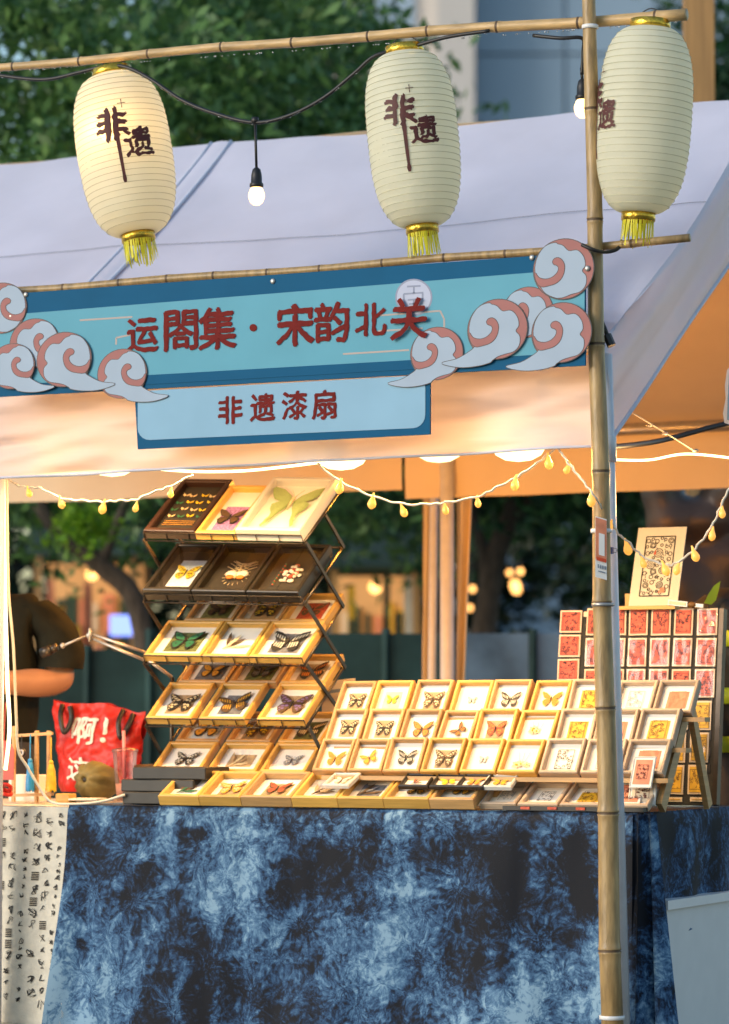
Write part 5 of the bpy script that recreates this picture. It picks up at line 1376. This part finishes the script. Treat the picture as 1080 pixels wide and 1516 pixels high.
for _ in range(900):
    r = rn.choice((.017, .013, .011, .008, .006)); cx = rn.uniform(-iw / 2 + r, iw / 2 - r); cy = rn.uniform(y0_ + r, y0_ + ih - r)
    if all(math.hypot(cx - q[0], cy - q[1]) > r + q[2] + .0005 for q in done):
        done.append((cx, cy, r)); ring(cx, cy, r, .0026)
        if r > .009: ring(cx, cy, r * .6, .0019); 
        if r > .012: ring(cx, cy, r * .28, .0018, 10)
for _ in range(70):
    cx, cy = rn.uniform(-iw / 2 + .008, iw / 2 - .008), rn.uniform(y0_ + .01, y0_ + ih - .01); a = rn.uniform(0, 6.28); l = rn.uniform(.004, .009)
    seg((cx, cy), (cx + l * math.cos(a) * .8, cy + l * math.sin(a)), .0022, .0036)
tag(ik.build('ink_drawing', M['ink'], PR, local=True), kind='stuff')
MB().add([(-.02, .185, .0038), (-.012, .185, .0038), (-.013, .203, .0038)], [(0, 1, 2)]).build('red_mark', M['red_tile'], PR, local=True)
MB().add([(.012, .045, .0038), (.036, .045, .0038), (.034, .066, .0038), (.02, .062, .0038)], [(0, 1, 2, 3)]).build('red_mark', M['salmon'], PR, local=True)
# carving tool lying in front of the print
a = hy(990, 878, ye - .03); b = hy(1042, 887, ye - .03); a.z = ze + .022; b.z = ze + .008
TL_ = thing('decorated_folding_knife', 'patterned handle of a small craft tool lying on the easel ledge', 'tool', (a + b) / 2)
MB().bar(a, a + (b - a) * .55, .006, .018).build('handle', M['steel'], TL_)
MB().bar(a + (b - a) * .03 + Vector((0, -.004, 0)), a + (b - a) * .50 + Vector((0, -.004, 0)), .003, .010).build('inlay', M['cardstock'], TL_)
MB().ball(a + (b - a) * .68, (.016, .010, .010), 10, 7).build('bead', M['ochre_ink'], TL_, True)
MB().bar(a + (b - a) * .70, b, .006, .012).build('tail', M['steel'], TL_)
# a bright leaf poking up beside it
p = hy(1058, 880, 1.25)
lf = MB(); q = [p + RIGHT * x_ + Vector((0, 0, z_)) for x_, z_ in ((-.035, -.03), (-.02, .0), (.0, .03), (.022, .045), (.016, .015), (.006, -.02), (-.01, -.035))]
POT = thing('leafy_sprig', 'bright green leaf sticking up behind the black board', 'plant', (p.x, p.y, ZT))
lf.add(q, [list(range(7))]).build('leaf', M['leaf_bright'], POT)
MB().tube([(p.x - .02, p.y, ZT), (p.x - .025, p.y, p.z - .2), p + Vector((-.02, 0, -.03))], .003, 5).build('stem', M['bark'], POT)

# ================================================================== NOTICE ON THE POLE
nc = hy(891, 808, -.045)
NO = thing('price_notice', 'small red and white laminated notice tied to the tent pole', 'notice', nc)
rotn = Matrix.Rotation(ALPHA + .9, 3, 'Z')
def nbox(u0, v0, u1, v1, k, m, nm):
    def P(u, v): q = hy(882 + 17 * u, 764 + 90 * v + 5 * u, -.150 + .02 * u); return q + Vector((.002 * k, -.004 * k, 0)) * .35
    MB().prism([P(u0, v0), P(u1, v0), P(u1, v1), P(u0, v1)], (-.0005, .001, 0)).build(nm, M[m], NO)
nbox(0, 0, 1, 1, 0, 'white_plastic', 'sheet'); nbox(.02, .02, .98, .70, 1, 'salmon', 'red_field'); nbox(.3, .26, .8, .62, 2, 'white_plastic', 'white_field'); nbox(.1, .66, .95, .72, 2, 'red_tile', 'red_band')
for i in range(4): nbox(.2 + .2 * i, .78, .3 + .2 * i, .84, 2, 'blue_ink', 'printed_word')
nbox(.25, .88, .85, .90, 2, 'blue_ink', 'printed_word')
c = hy(902, 815, -.06)
CLP = thing('binder_clip', 'blue binder clip pinching the notice on the tent pole', 'clip', c)
MB().prism([c + Vector((-.006, -.008, -.012)), c + Vector((.010, -.003, -.010)), c + Vector((.010, -.003, .010)), c + Vector((-.006, -.008, .012))], (.002, .012, 0)).build('clip_body', M['blue_clip'], CLP)
for s_ in (-1, 1): MB().tube(bez([c + Vector((.010, .0, .005 * s_)), c + Vector((.022, .002, .006 * s_)), c + Vector((.026, .002, .002 * s_)), c + Vector((.024, .002, -.001 * s_))], 4), .0012, 4).build('clip_wire', M['steel'], CLP, True)

# ================================================================== THINGS ON THE LEFT OF THE TABLE
def bevbox(name, c, size, m, label, cat, group=None, yaw=0, bv=.003):
    bm = bmesh.new(); bmesh.ops.create_cube(bm, size=1)
    for v in bm.verts: v.co = Vector((v.co.x * size[0], v.co.y * size[1], (v.co.z + .5) * size[2]))
    bmesh.ops.bevel(bm, geom=bm.edges, offset=bv, segments=1, affect='EDGES')
    me = bpy.data.meshes.new(name); bm.to_mesh(me); bm.free(); me.materials.append(M[m])
    o = put(name, me); Mx = Matrix.Translation(c) @ Matrix.Rotation(yaw, 4, 'Z'); o.matrix_world = Mx; WM[o] = Mx
    return tag(o, label, cat, group)
z = ZT + .003
for i, (pa, pb, dy) in enumerate(((181, 268, .0), (179, 288, .01), (196, 302, .012))):
    y = .20 + dy; a = hy(pa, 1180, y); b = hy(pb, 1180, y)
    bevbox('gift_box', Vector(((a.x + b.x) / 2, y + .09, z)), (b.x - a.x, .18, .0405), 'black_card', 'flat black gift box, %s of its stack by the front frames' % ('lowest', 'middle', 'topmost')[i], 'box', 'stacked black gift boxes', R((1, -1.5, 2)[i])); z += .0412
# a plain wooden frame standing on edge behind the boxes
c = hy(206, 1150, .55)
bevbox('kraft_box', Vector((c.x + .05, .58, ZT + .003)), (.12, .10, .125), 'ochre_ink', 'brown kraft box standing behind the black gift boxes', 'box')

# leaflets in a clear holder behind the wire rack
lh = hy(495, 1010, .80); 
LH = thing('leaflet_holder', 'clear plastic holder with cream leaflets behind the wire rack', 'leaflet holder', (lh.x, .80, ZT))
Rl = Matrix.Rotation(R(-6), 3, 'Y') @ Matrix.Rotation(R(-12), 3, 'X')
for i in range(3): MB().box((lh.x + .004 * i, .82 + .006 * i, ZT + .265 + .004 * i), (.115, .0016, .30), Rl).build('leaflet', M['cardstock'], LH)
MB().box((lh.x - .003, .812, ZT + .38), (.08, .0012, .012), Rl).build('printed_line', M['blue_ink'], LH)
MB().box((lh.x, .808, ZT + .17), (.13, .002, .30), Rl).build('front_pane', M['film'], LH)
MB().box((lh.x, .85, ZT + .05), (.13, .09, .10)).build('base', M['film'], LH)

# jointed lamp arm reaching out from the rack
ARM = thing('jointed_lamp_arm', 'thin jointed metal lamp arm reaching from the wire rack towards the seller', 'lamp arm', hy(245, 1000, .62))
for a, b, r in (((215, 966), (134, 938), .0055), ((222, 981), (138, 946), .0055), ((255, 1003), (215, 974), .006), ((128, 941), (96, 955), .0045)):
    MB().tube([hy(*a, .60), hy(*b, .56)], r, 7).build('arm_rod', M['steel'], ARM, True)
MB().ball(hy(133, 941, .56), .013, 10, 7).build('joint', M['steel'], ARM, True)
MB().tube([hy(133, 930, .55), hy(133, 950, .55)], .006, 6).build('joint_pin', M['steel'], ARM, True)
MB().ball(hy(93, 956, .56), .010, 10, 7).build('joint', M['steel'], ARM, True)
MB().tube([hy(84, 958, .56), hy(76, 962, .56)], [.014, .013], 12).build('collar', M['metal_dark'], ARM, True)
MB().tube([hy(76, 962, .56), hy(62, 967, .56)], [.017, .018], 14).build('lamp_head', M['metal_dark'], ARM, True)
MB().tube([hy(255, 1003, .62), Vector((hy(255, 1003, .62).x, .62, ZT + .003))], .008, 8).build('stand', M['metal_dark'], ARM, True)

# red shopping bag
BG = thing('red_tote_bag', 'crumpled red shopping bag with big white characters behind the table', 'bag', (hy(145, 1165, .84).x, .84, ZT))
def bagpt(u, v, side=-1):
    tl, trr, bl, br = (79, 1036), (216, 1052), (92, 1172), (204, 1172)
    px = (tl[0] * (1 - u) + trr[0] * u) * (1 - v) + (bl[0] * (1 - u) + br[0] * u) * v
    py = (tl[1] * (1 - u) + trr[1] * u) * (1 - v) + (bl[1] * (1 - u) + br[1] * u) * v
    py += (3 * math.sin(u * 9) + 3.5 * nz(u * 6, 3, 4)) * (1 - v)
    p = hy(px, py, .84)
    bul = math.sin(math.pi * min(1, max(0, u))) ** .6 * (.015 + .055 * min(1, v * 1.6))
    n_ = .026 * nz(u * 3, v * 3, 5) + .020 * abs(nz(u * 6 + v * 3, v * 5, 9)) + .006 * nz(u * 14, v * 12, 2)
    return Vector((p.x, .84 + side * (bul + n_), max(p.z, ZT + .004)))
MB().grid(lambda u, v: bagpt(u, v, -1), 44, 36).build('front_panel', M['bag_red'], BG, True)
MB().grid(lambda u, v: bagpt(1 - u, v, 1), 26, 22).build('back_panel', M['bag_red'], BG, True)
def on_bag(u, v): p = bagpt(u, v, -1); return p + Vector((0, -.005, 0))
def bagglyph(ch, u0, v0, s, seed):
    mb = MB(); glyph_on(mb, ch, lambda x, y: on_bag(u0 + x + y * .08, v0 - y * 1.05 + x * .10), s, bold=.022, rough=.012, seed=seed); mb.build('printed_character', M['bag_white'], BG)
bagglyph('啊', .40, .31, .28, 1); bagglyph('！', .64, .29, .26, 2); bagglyph('这', .36, .74, .25, 3)
for us in (.78, .14):
    MB().tube(bez([bagpt(us, .02) + Vector((0, -.006, 0)), bagpt(us + .02, .16) + Vector((0, -.03, 0)), bagpt(us + .07, .33) + Vector((0, -.035, 0)), bagpt(us + .11, .18) + Vector((0, -.02, 0)), bagpt(us + .10, .03) + Vector((0, -.006, 0))], 6), .010, 6).build('strap', M['black'], BG, True)

# olive drawstring pouch
pc = hy(143, 1138, .62); PCH = thing('drawstring_pouch', 'olive cloth drawstring pouch with its gathered mouth to the front', 'pouch', (pc.x, pc.y, ZT))
ax = Vector((-.1, -1, .12)).normalized(); q_ = ax.to_track_quat('Z', 'Y').to_matrix().to_4x4()
pm_ = MB(); rp = .060
prof = [(r * 1.12, z_ * 1.1) for r, z_ in [(.002, -.085), (.035, -.078), (.054, -.05), (.060, -.01), (.058, .03), (.045, .055), (.026, .068), (.012, .070), (.006, .058), (.004, .03)]]
pm_.lathe(prof, 40, Matrix.Translation((pc.x, pc.y, ZT + .066)) @ q_)
cen = Vector((pc.x, pc.y, ZT + .066))
for i, v in enumerate(pm_.v):
    l = q_.inverted() @ (v - cen); an = math.atan2(l.y, l.x); k = max(0, (l.z + .01) / .08)
    f = 1 + .16 * k * math.sin(an * 9) + .14 * nz(l.x * 30, l.y * 30, l.z * 30)
    p = cen + q_ @ Vector((l.x * f, l.y * f, l.z)); p.z = max(p.z, ZT + .004); pm_.v[i] = p
pm_.build('cloth_body', M['olive'], PCH, True)
MB().ball(cen + q_ @ Vector((0, 0, .060)), .013, 10, 7).build('mouth_shade', M['black'], PCH, True)  # black ball stands in for the shade inside the mouth
MB().tube([cen + q_ @ Vector((.02 * math.cos(t_ * .7), .02 * math.sin(t_ * .7), .068)) for t_ in range(10)], .002, 5).build('drawstring', M['black'], PCH, True)

# drink cup
cc = hy(185, 1176, .50); CUP = thing('plastic_cup', 'clear plastic drink cup with a pink straw beside the black gift boxes', 'cup', (cc.x, .50, ZT + .003))
Mt = Matrix.Translation((cc.x, .50, ZT + .003))
MB().lathe([(.001, .002), (.026, .002), (.029, .008), (.042, .165), (.043, .172)], 28, Mt).build('cup_wall', M['cup'], CUP, True)
MB().lathe([(.001, .004), (.0265, .006), (.033, .06), (.001, .062)], 24, Mt).build('drink', mat('pale_pink_drink', (.62, .40, .34), .4, .05), CUP, True)
MB().lathe([(.044, .168), (.046, .172), (.045, .178), (.020, .182), (.001, .182)], 28, Mt).build('lid', M['cup'], CUP, True)
MB().tube([Vector((cc.x, .50, ZT + .03)), Vector((cc.x - .006, .50, ZT + .245))], .0062, 10).build('straw', M['pink'], CUP, True)

# small tassel stand with its trinkets
YTs = .32
TS = thing('tassel_stand', 'small wooden stand hung with tassels on the cream cloth', 'stand', (hy(45, 1178, YTs).x, YTs, ZT))
def wp(px, py, y=YTs): return hy(px, py, y)
for a, b, y in (((54, 1180), (54, 1082), YTs), ((72, 1180), (72, 1082), YTs + .05), ((20, 1180), (20, 1075), YTs + .03)):
    p = wp(*a, y); q = wp(*b, y); p.z = ZT; MB().bar(p, Vector((p.x, y, q.z)), .011, .011).build('upright', M['oak'], TS)
MB().bar(wp(14, 1090), wp(78, 1086), .010, .010).build('crossbar', M['oak'], TS)
MB().bar(wp(14, 1178), wp(78, 1176), .016, .010).build('foot', M['oak'], TS)
def tassel(px, py0, py1, m, label, y=YTs - .02, r=.013):
    a = wp(px, py0, y); b = wp(px, py1, y); L = a.z - b.z
    t = thing('silk_tassel', label, 'tassel', b, 'tassels on the small stand')
    MB().tube([Vector((a.x, y, a.z + .0)), Vector((a.x, y, a.z - L * .45))], .0022, 5).build('cord', M[m], t)
    MB().ball((a.x, y, a.z - L * .47), .0085, 8, 6).build('knot', M[m], t, True)
    sk = MB(); sk.lathe([(.004, -L * .46), (.009, -L * .52), (r * .9, -L * .62), (r * 1.15, -L * .85), (r * 1.2, -L)], 18, Matrix.Translation((a.x, y, a.z)))
    for i, v in enumerate(sk.v):
        an = math.atan2(v.y - y, v.x - a.x); k = 1 + .16 * math.sin(an * 9); sk.v[i] = Vector((a.x + (v.x - a.x) * k, y + (v.y - y) * k, v.z + .006 * math.sin(an * 5) * (v.z < b.z + .01)))
    sk.build('skirt', M[m], t, True)
tassel(45, 1087, 1171, 'blue_silk', 'blue silk tassel hanging from the small wooden stand')
tassel(76, 1092, 1171, 'gold_silk', 'yellow silk tassel hanging from the small wooden stand', r=.016)
p = wp(30, 1180, .40); bevbox('paper_box', Vector((p.x + .02, .42, ZT + .001)), (.125, .06, .092), 'mat_white', 'white paper box standing behind the blue silk tassel', 'box')
p = wp(32, 1115, YTs - .01)
PD = thing('charm_pendant', 'dark round charm pendant hanging from the small wooden stand', 'charm', p)
MB().tube([Vector((p.x, p.y, wp(30, 1089).z)), p + Vector((0, 0, .012))], .0016, 5).build('cord', M['black'], PD)
MB().lathe([(.001, -.004), (.017, -.003), (.018, .0), (.017, .003), (.001, .004)], 18, Matrix.Translation(p) @ Matrix.Rotation(R(80), 4, 'X')).build('disc', M['metal_dark'], PD, True)
MB().lathe([(.012, .004), (.012, .006), (.006, .006), (.006, .004)], 14, Matrix.Translation(p) @ Matrix.Rotation(R(80), 4, 'X')).build('inlay', M['steel'], PD, True)
# coral paper tag and red knot hanging at the strip light
p = wp(10, 1125, .16)
TG = thing('paper_tag', 'coral paper tag hanging below the bright strip by the tassel stand', 'tag', p)
MB().prism([wp(-8, 1098, .16), wp(12, 1096, .16), wp(21, 1110, .16), wp(20, 1155, .16), wp(-8, 1155, .16)], (0, .002, 0)).build('tag_sheet', M['coral'], TG)
MB().tube([wp(6, 1098, .158), wp(8, 1040, .12)], .0015, 4).build('thread', M['coral'], TG)
KN = thing('red_knot', 'red braided knot lying under the coral paper tag', 'ornament', (wp(8, 1178, .2).x, .2, ZT))
MB().tube(bez([(wp(8, 1178, .2) + Vector((.022 * math.cos(i * 1.3), .014 * math.sin(i * 1.9), .02 + .018 * math.sin(i * .9)))) for i in range(14)], 4), .0065, 6).build('braid', M['bag_red'], KN, True)
# wooden block and loose papers
p = wp(93, 1178, .30); bevbox('wood_block', Vector((p.x, .32, ZT + .002)), (.055, .05, .030), 'pine', 'small yellow wood block beside the tassel stand', 'block')
for i, (px, dx, yw) in enumerate(((118, .13, -8), (132, .10, 14))):
    p = wp(px, 1180, .36); bevbox('paper_sheet', Vector((p.x, .40 - .05 * i, ZT + .002 + .008 * i)), (dx, .12, .006), 'mat_white', ('flat white leaflet stack beside the wood block', 'white leaflets fanned in front of the olive pouch')[i], 'paper', None, R(yw), .001)
# pale cable that hangs down and runs over the table
CB = thing('power_cable', 'pale power cable hanging beside the strip and curling over the table', 'cable', (hy(60, 1185, .2).x, .2, ZT))
MB().tube(bez([hy(10, 705, .08), hy(11, 790, .08), hy(13, 880, .08), hy(20, 960, .08), hy(24, 1060, .08), hy(27, 1110, .08), hy(40, 1135, .10), hy(58, 1165, .12), hy(75, 1187, .13), hy(105, 1191, .13), hy(150, 1187, .16), hy(185, 1177, .19)], 8), .0048, 7).build('cord', M['wire_white'], CB, True)
# black cable and its thin lashing under the right gable
RC = thing('black_power_cable', 'thick black cable slung across the right gable opening', 'cable', hy(1000, 650, .9))
MB().tube(bez([hy(890, 662, .06), hy(925, 660, .4), hy(980, 652, .8), hy(1040, 636, 1.0), hy(1110, 618, 1.2)], 8), .009, 8).build('cord', M['black'], RC, True)
MB().tube([hy(938, 612, .5), hy(985, 640, .7), hy(1030, 668, .6)], .0025, 5).build('thin_wire', M['wire_white'], RC, True)
for px, py in ((962, 630), (985, 642), (1030, 667)): MB().ball(hy(px, py, .62), (.012, .006, .006), 8, 6).build('knot', M['steel'], RC, True)
# edge of the neighbouring stall's sign at the right
NS = thing('cloud_edged_sign', 'pale blue sign with a scalloped white edge hung under the right gable', 'sign', hy(1110, 630, .55))
pl = [hy(x, y, .55) for x, y in ((1077, 548), (1083, 540), (1200, 530), (1200, 640), (1090, 632), (1073, 626), (1071, 612), (1075, 590), (1074, 570))]
MB().prism(pl, (0, .008, 0)).build('white_edge', M['white_plastic'], NS)
pl = [hy(x, y, .547) for x, y in ((1080, 553), (1200, 536), (1200, 634), (1092, 627), (1077, 621), (1078, 590))]
MB().prism(pl, (0, .002, 0)).build('face', M['pale_blue'], NS)
for px in (1090, 1190):
    a = hy(px, 545, .552); MB().tube([a, Vector((a.x, a.y, 2.9))], .003, 5).build('hanging_cord', M['wire_white'], NS)

# ================================================================== PEOPLE
def skin_mesh(name, verts, edges, radii, root, m, sub=2, wob=0, seed=0, zmin=None):
    me = bpy.data.meshes.new(name); me.from_pydata([tuple(v) for v in verts], edges, [])
    ob = bpy.data.objects.new(name, me); COL.objects.link(ob)
    md = ob.modifiers.new('Skin', 'SKIN'); md.use_smooth_shade = True
    if not me.skin_vertices: 
        me.attributes  # layer is made with the modifier below
        bm = bmesh.new(); bm.from_mesh(me); bm.verts.layers.skin.verify(); bm.to_mesh(me); bm.free()
    for i, r in enumerate(radii):
        d = me.skin_vertices[0].data[i]; d.radius = r if isinstance(r, tuple) else (r, r); d.use_root = (i == root)
    sb_ = ob.modifiers.new('Subdivision', 'SUBSURF'); sb_.levels = sub; sb_.render_levels = sub
    dg = bpy.context.evaluated_depsgraph_get(); dg.update()
    out = bpy.data.meshes.new_from_object(ob.evaluated_get(dg)); out.name = name
    bpy.data.objects.remove(ob)
    out.materials.clear(); out.materials.append(m)
    for v in out.vertices:
        if wob:
            p = v.co; k = noise.noise(Vector((p.x * 9 + seed, p.y * 9, p.z * 5))) * wob + noise.noise(Vector((p.x * 22, p.y * 22, p.z * 12 + seed))) * wob * .4
            v.co = p + Vector((p.x, p.y, 0)).normalized() * k
    out.polygons.foreach_set('use_smooth', [True] * len(out.polygons)); return out
def human(label, loc, yaw, arms, shirt, trousers, extra=None, lean=0):
    """arms: for each side (elbow, wrist, fingertip direction) in body space; the body faces -y"""
    Mx = Matrix.Translation(loc) @ Matrix.Rotation(yaw, 4, 'Z'); t = thing('person', label, 'person', Mx)
    V = [(0, 0, .98), (0, .01, 1.15), (0, 0, 1.34), (lean * .3, .01, 1.47), (lean * .7, -.005, 1.555), (lean, -.02, 1.62), (lean, -.015, 1.70), (lean, -.005, 1.765)]
    Rr = [(.15, .11), (.125, .09), (.14, .09), .060, .056, (.072, .085), (.078, .098), (.05, .065)]
    E = [(0, 1), (1, 2), (2, 3), (3, 4), (4, 5), (5, 6), (6, 7)]
    def add(p, r, par): V.append(p); Rr.append(r); E.append((par, len(V) - 1)); return len(V) - 1
    for sx in (1, -1):
        el, wr, fd = arms[0 if sx > 0 else 1]
        s0 = add((sx * .105, .01, 1.395), .052, 2); s1 = add((sx * .195, .01, 1.385), .050, s0)
        e_ = add(el, .062, s1); mid = (Vector(el) + (Vector(wr) - Vector(el)) * .35); m_ = add(tuple(mid), .060, e_); w_ = add(wr, .036, m_)
        fd = Vector(fd).normalized(); sd2 = fd.cross(Vector((0, 0, 1))); sd2 = sd2.normalized() if sd2.length > .1 else Vector((1, 0, 0))
        pl_ = add(tuple(Vector(wr) + fd * .06), (.036, .018), w_)
        for k, L in ((-1.5, .062), (-.5, .078), (.5, .082), (1.5, .072)):
            a_ = add(tuple(Vector(wr) + fd * .095 + sd2 * .019 * k), .0095, pl_)
            b2 = add(tuple(Vector(wr) + fd * (.095 + L * .55) + sd2 * .020 * k + Vector((0, 0, -.010))), .0085, a_)
            add(tuple(Vector(wr) + fd * (.095 + L * .95) + sd2 * .020 * k + Vector((0, 0, -.032))), .007, b2)
        th = add(tuple(Vector(wr) + fd * .045 - sd2 * .042 + Vector((0, 0, -.01))), .011, w_)
        add(tuple(Vector(wr) + fd * .085 - sd2 * .058 + Vector((0, 0, -.02))), .009, th)
        h_ = add((sx * .09, 0, .90), .095, 0); k_ = add((sx * .105, -.015, .50), .060, h_); c_ = add((sx * .105, .02, .34), .058, k_)
        an = add((sx * .105, .02, .075), .038, c_); add((sx * .115, -.15, .03), (.038, .028), an)
    put('body', skin_mesh('body', V, E, Rr, 0, M['skin'], 2), t)
    # head details: nose, ears, eyes, mouth, hair
    MB().ball((lean, -.115, 1.655), (.013, .018, .024), 8, 6).build('nose', M['skin'], t, True, local=True)
    for sx in (1, -1):
        MB().ball((lean + sx * .083, -.01, 1.66), (.010, .020, .030), 8, 6).build('ear', M['skin'], t, True, local=True)
        MB().ball((lean + sx * .032, -.103, 1.685), (.013, .007, .007), 8, 6).build('eye', M['ink'], t, True, local=True)
    MB().ball((lean, -.106, 1.615), (.024, .006, .006), 8, 6).build('mouth', M['salmon'], t, True, local=True)
    hm = MB().ball((0, .006, 1.72), (.098, .112, .085), 18, 12)
    for i, v in enumerate(hm.v):
        f = 1 + .05 * nz(v.x * 30, v.y * 30, v.z * 30); p = Vector((v.x * f, v.y * f + (.03 if v.z < 1.70 else 0), v.z))
        if v.z < 1.68: p.y = max(p.y, .0)
        hm.v[i] = p + Vector((lean, 0, 0))
    hm.build('hair', M['hair'], t, True, local=True)
    # shirt with short sleeves
    SV = [(0, .0, .86), (0, .0, 1.0), (0, .01, 1.16), (0, 0, 1.33), (0, .01, 1.455)]; SR = [(.182, .145), (.178, .14), (.205, .140), (.208, .140), (.128, .108)]; SE = [(0, 1), (1, 2), (2, 3), (3, 4)]
    for sx in (1, -1):
        n0 = len(SV); SV += [(sx * .12, .01, 1.420), (sx * .190, .012, 1.398)]; SR += [.108, .100]; SE += [(3, n0), (n0, n0 + 1)]
    shirt_o = put('shirt', skin_mesh('shirt', SV, SE, SR, 0, M[shirt], 3, .018, 3), t)
    for sx in (1, -1):                                # loose sleeves, open at the hem
        el = Vector(arms[0 if sx > 0 else 1][0]); a_ = Vector((sx * .145, .0, 1.440)); ax_ = Vector((sx * .100, -.02, -.235))
        def slv(u, v):
            c_ = a_ + ax_ * v + Vector((sx * .05 * math.sin(math.pi * min(1, v * .9)), 0, .01 * math.sin(math.pi * v)))
            an = 2 * math.pi * u; r = .080 + .018 * v + .004 * math.sin(an * 3 + v * 5) + .011 * nz(math.cos(an) * 1.4, math.sin(an) * 1.4, v * 4 + sx)
            e1 = Vector((sx * .99, 0, .30 * (1 - v) - .04)); e2 = Vector((0, 1, 0))
            return c_ + e1 * (r * .92 * math.cos(an)) + e2 * (r * math.sin(an))
        sm = MB().grid(slv, 28, 18); sm.grid(lambda u, v: Vector(slv(u, .995 - .12 * v)) * 1.0 + (a_ + ax_ * .9 - Vector(slv(u, .995 - .12 * v))) * .06, 28, 3)
        sm.build('sleeve', M[shirt], shirt_o, True, local=True)
    TV = [(0, .005, .99), (0, .005, .90)]; TRr = [(.165, .125), (.17, .13)]; TE = [(0, 1)]
    for sx in (1, -1):
        n0 = len(TV); TV += [(sx * .095, .005, .82), (sx * .108, -.01, .5), (sx * .108, .02, .10)]; TRr += [.108, .082, .070]; TE += [(1, n0), (n0, n0 + 1), (n0 + 1, n0 + 2)]
    put('trousers', skin_mesh('trousers', TV, TE, TRr, 0, M[trousers], 2, .012, 7), t)
    for sx in (1, -1): MB().ball((sx * .115, -.07, .035), (.048, .135, .04), 12, 8).build('shoe', M['black'], t, True, local=True)
    if extra: extra(t)
    return t
pc_ = hy(-16, 1000, .98)
SELLER = human('person in a black olive short sleeved shirt standing behind the cream table, forearm bent across', Vector((pc_.x, .98, 0)), R(28),
      [((.280, -.03, 1.150), (.02, -.255, 1.150), (-1, -.25, -.1)), ((-.27, .03, 1.13), (-.2, -.24, 1.08), (.4, -1, -.1))], 'shirt', 'trousers',
      lambda t: MB().prism([(.02, -.150, 1.22), (.045, -.152, 1.235), (.055, -.15, 1.265), (.075, -.15, 1.275), (.06, -.151, 1.245), (.085, -.149, 1.25), (.06, -.152, 1.225), (.03, -.153, 1.205)], (0, .004, 0)).build('shirt_print', M['cardstock'], t, local=True), -.10)
def bands(t):
    for z_, r_ in ((1.30, (.205, .165)), (1.10, (.19, .16)), (.93, (.195, .165))):
        MB().lathe([(1.0, z_ - .028), (1.015, z_ - .026), (1.015, z_ + .026), (1.0, z_ + .028)], 28, Matrix.Diagonal((r_[0], r_[1], 1, 1))).build('reflective_band', M['lime'], t, True, local=True)
    for sx in (1, -1):
        for z_ in (1.36, 1.24): MB().lathe([(.094, z_ - .022), (.098, z_ - .02), (.098, z_ + .02), (.094, z_ + .022)], 18, Matrix.Translation((sx * (.215 + (1.40 - z_) * .22), .02, 0))).build('reflective_band', M['lime'], t, True, local=True)
pv = hy(1135, 1000, 1.75)
human('person in a black top with lime reflective bands standing behind the black stamp board', Vector((pv.x, 1.75, 0)), R(20),
      [((.27, .03, 1.13), (.22, -.2, .98), (0, -1, -.3)), ((-.275, .02, 1.13), (-.24, -.16, .94), (0, -1, -.5))], 'black_card', 'trousers', bands)

# ================================================================== BRONZE FIGURE BEHIND THE STALL
mbl = bpy.data.metaballs.new('figure'); mbl.resolution = .035; mbl.render_resolution = .035; mbl.threshold = .4
ob = bpy.data.objects.new('figure', mbl); COL.objects.link(ob)
D = 14.3; base_ = at(1050, 1300, D)
def el_(px, py, r, dz=0, sx=1, sy=1, sz=1, off=0):
    p = at(px, py, D + off); e = mbl.elements.new(); e.type = 'ELLIPSOID'; e.co = p; e.radius = r; e.size_x, e.size_y, e.size_z = sx, sy, sz
for a in ((1040, 1400, .75, .5, .5, .8), (1045, 1230, .72, .5, .5, .8), (1040, 1060, .7, .5, .5, .8), (1035, 930, .62, .5, .5, .7), (1010, 860, .5, .4, .5, .5), (1060, 850, .5, .5, .5, .5), (1000, 780, .42, .4, .5, .5), (985, 720, .36, .35, .5, .5), (1050, 770, .40, .5, .5, .4), (1080, 730, .4, .5, .5, .4), (1095, 830, .42, .5, .5, .4)):
    el_(a[0], a[1], a[2], 0, a[3], a[4], a[5])
dg = bpy.context.evaluated_depsgraph_get(); dg.update()
fm_ = bpy.data.meshes.new_from_object(ob.evaluated_get(dg)); bpy.data.objects.remove(ob)
for v in fm_.vertices:
    p = v.co; k = .035 * noise.noise(Vector((p.x * 5, p.y * 5, p.z * 5))) + .05 * abs(noise.noise(Vector((p.x * 2.2 + p.z * 2, p.y * 2.2, p.z * 3 + 7))))
    v.co = p + (p - Vector((base_.x, base_.y, p.z))).normalized() * k; v.co.z = max(v.co.z, 0)
fm_.materials.clear(); fm_.materials.append(M['bronze']); fm_.polygons.foreach_set('use_smooth', [True] * len(fm_.polygons))
o = put('bronze_figure', fm_); tag(o, 'large brown bronze figure standing behind the tent, under its back valance', 'statue')
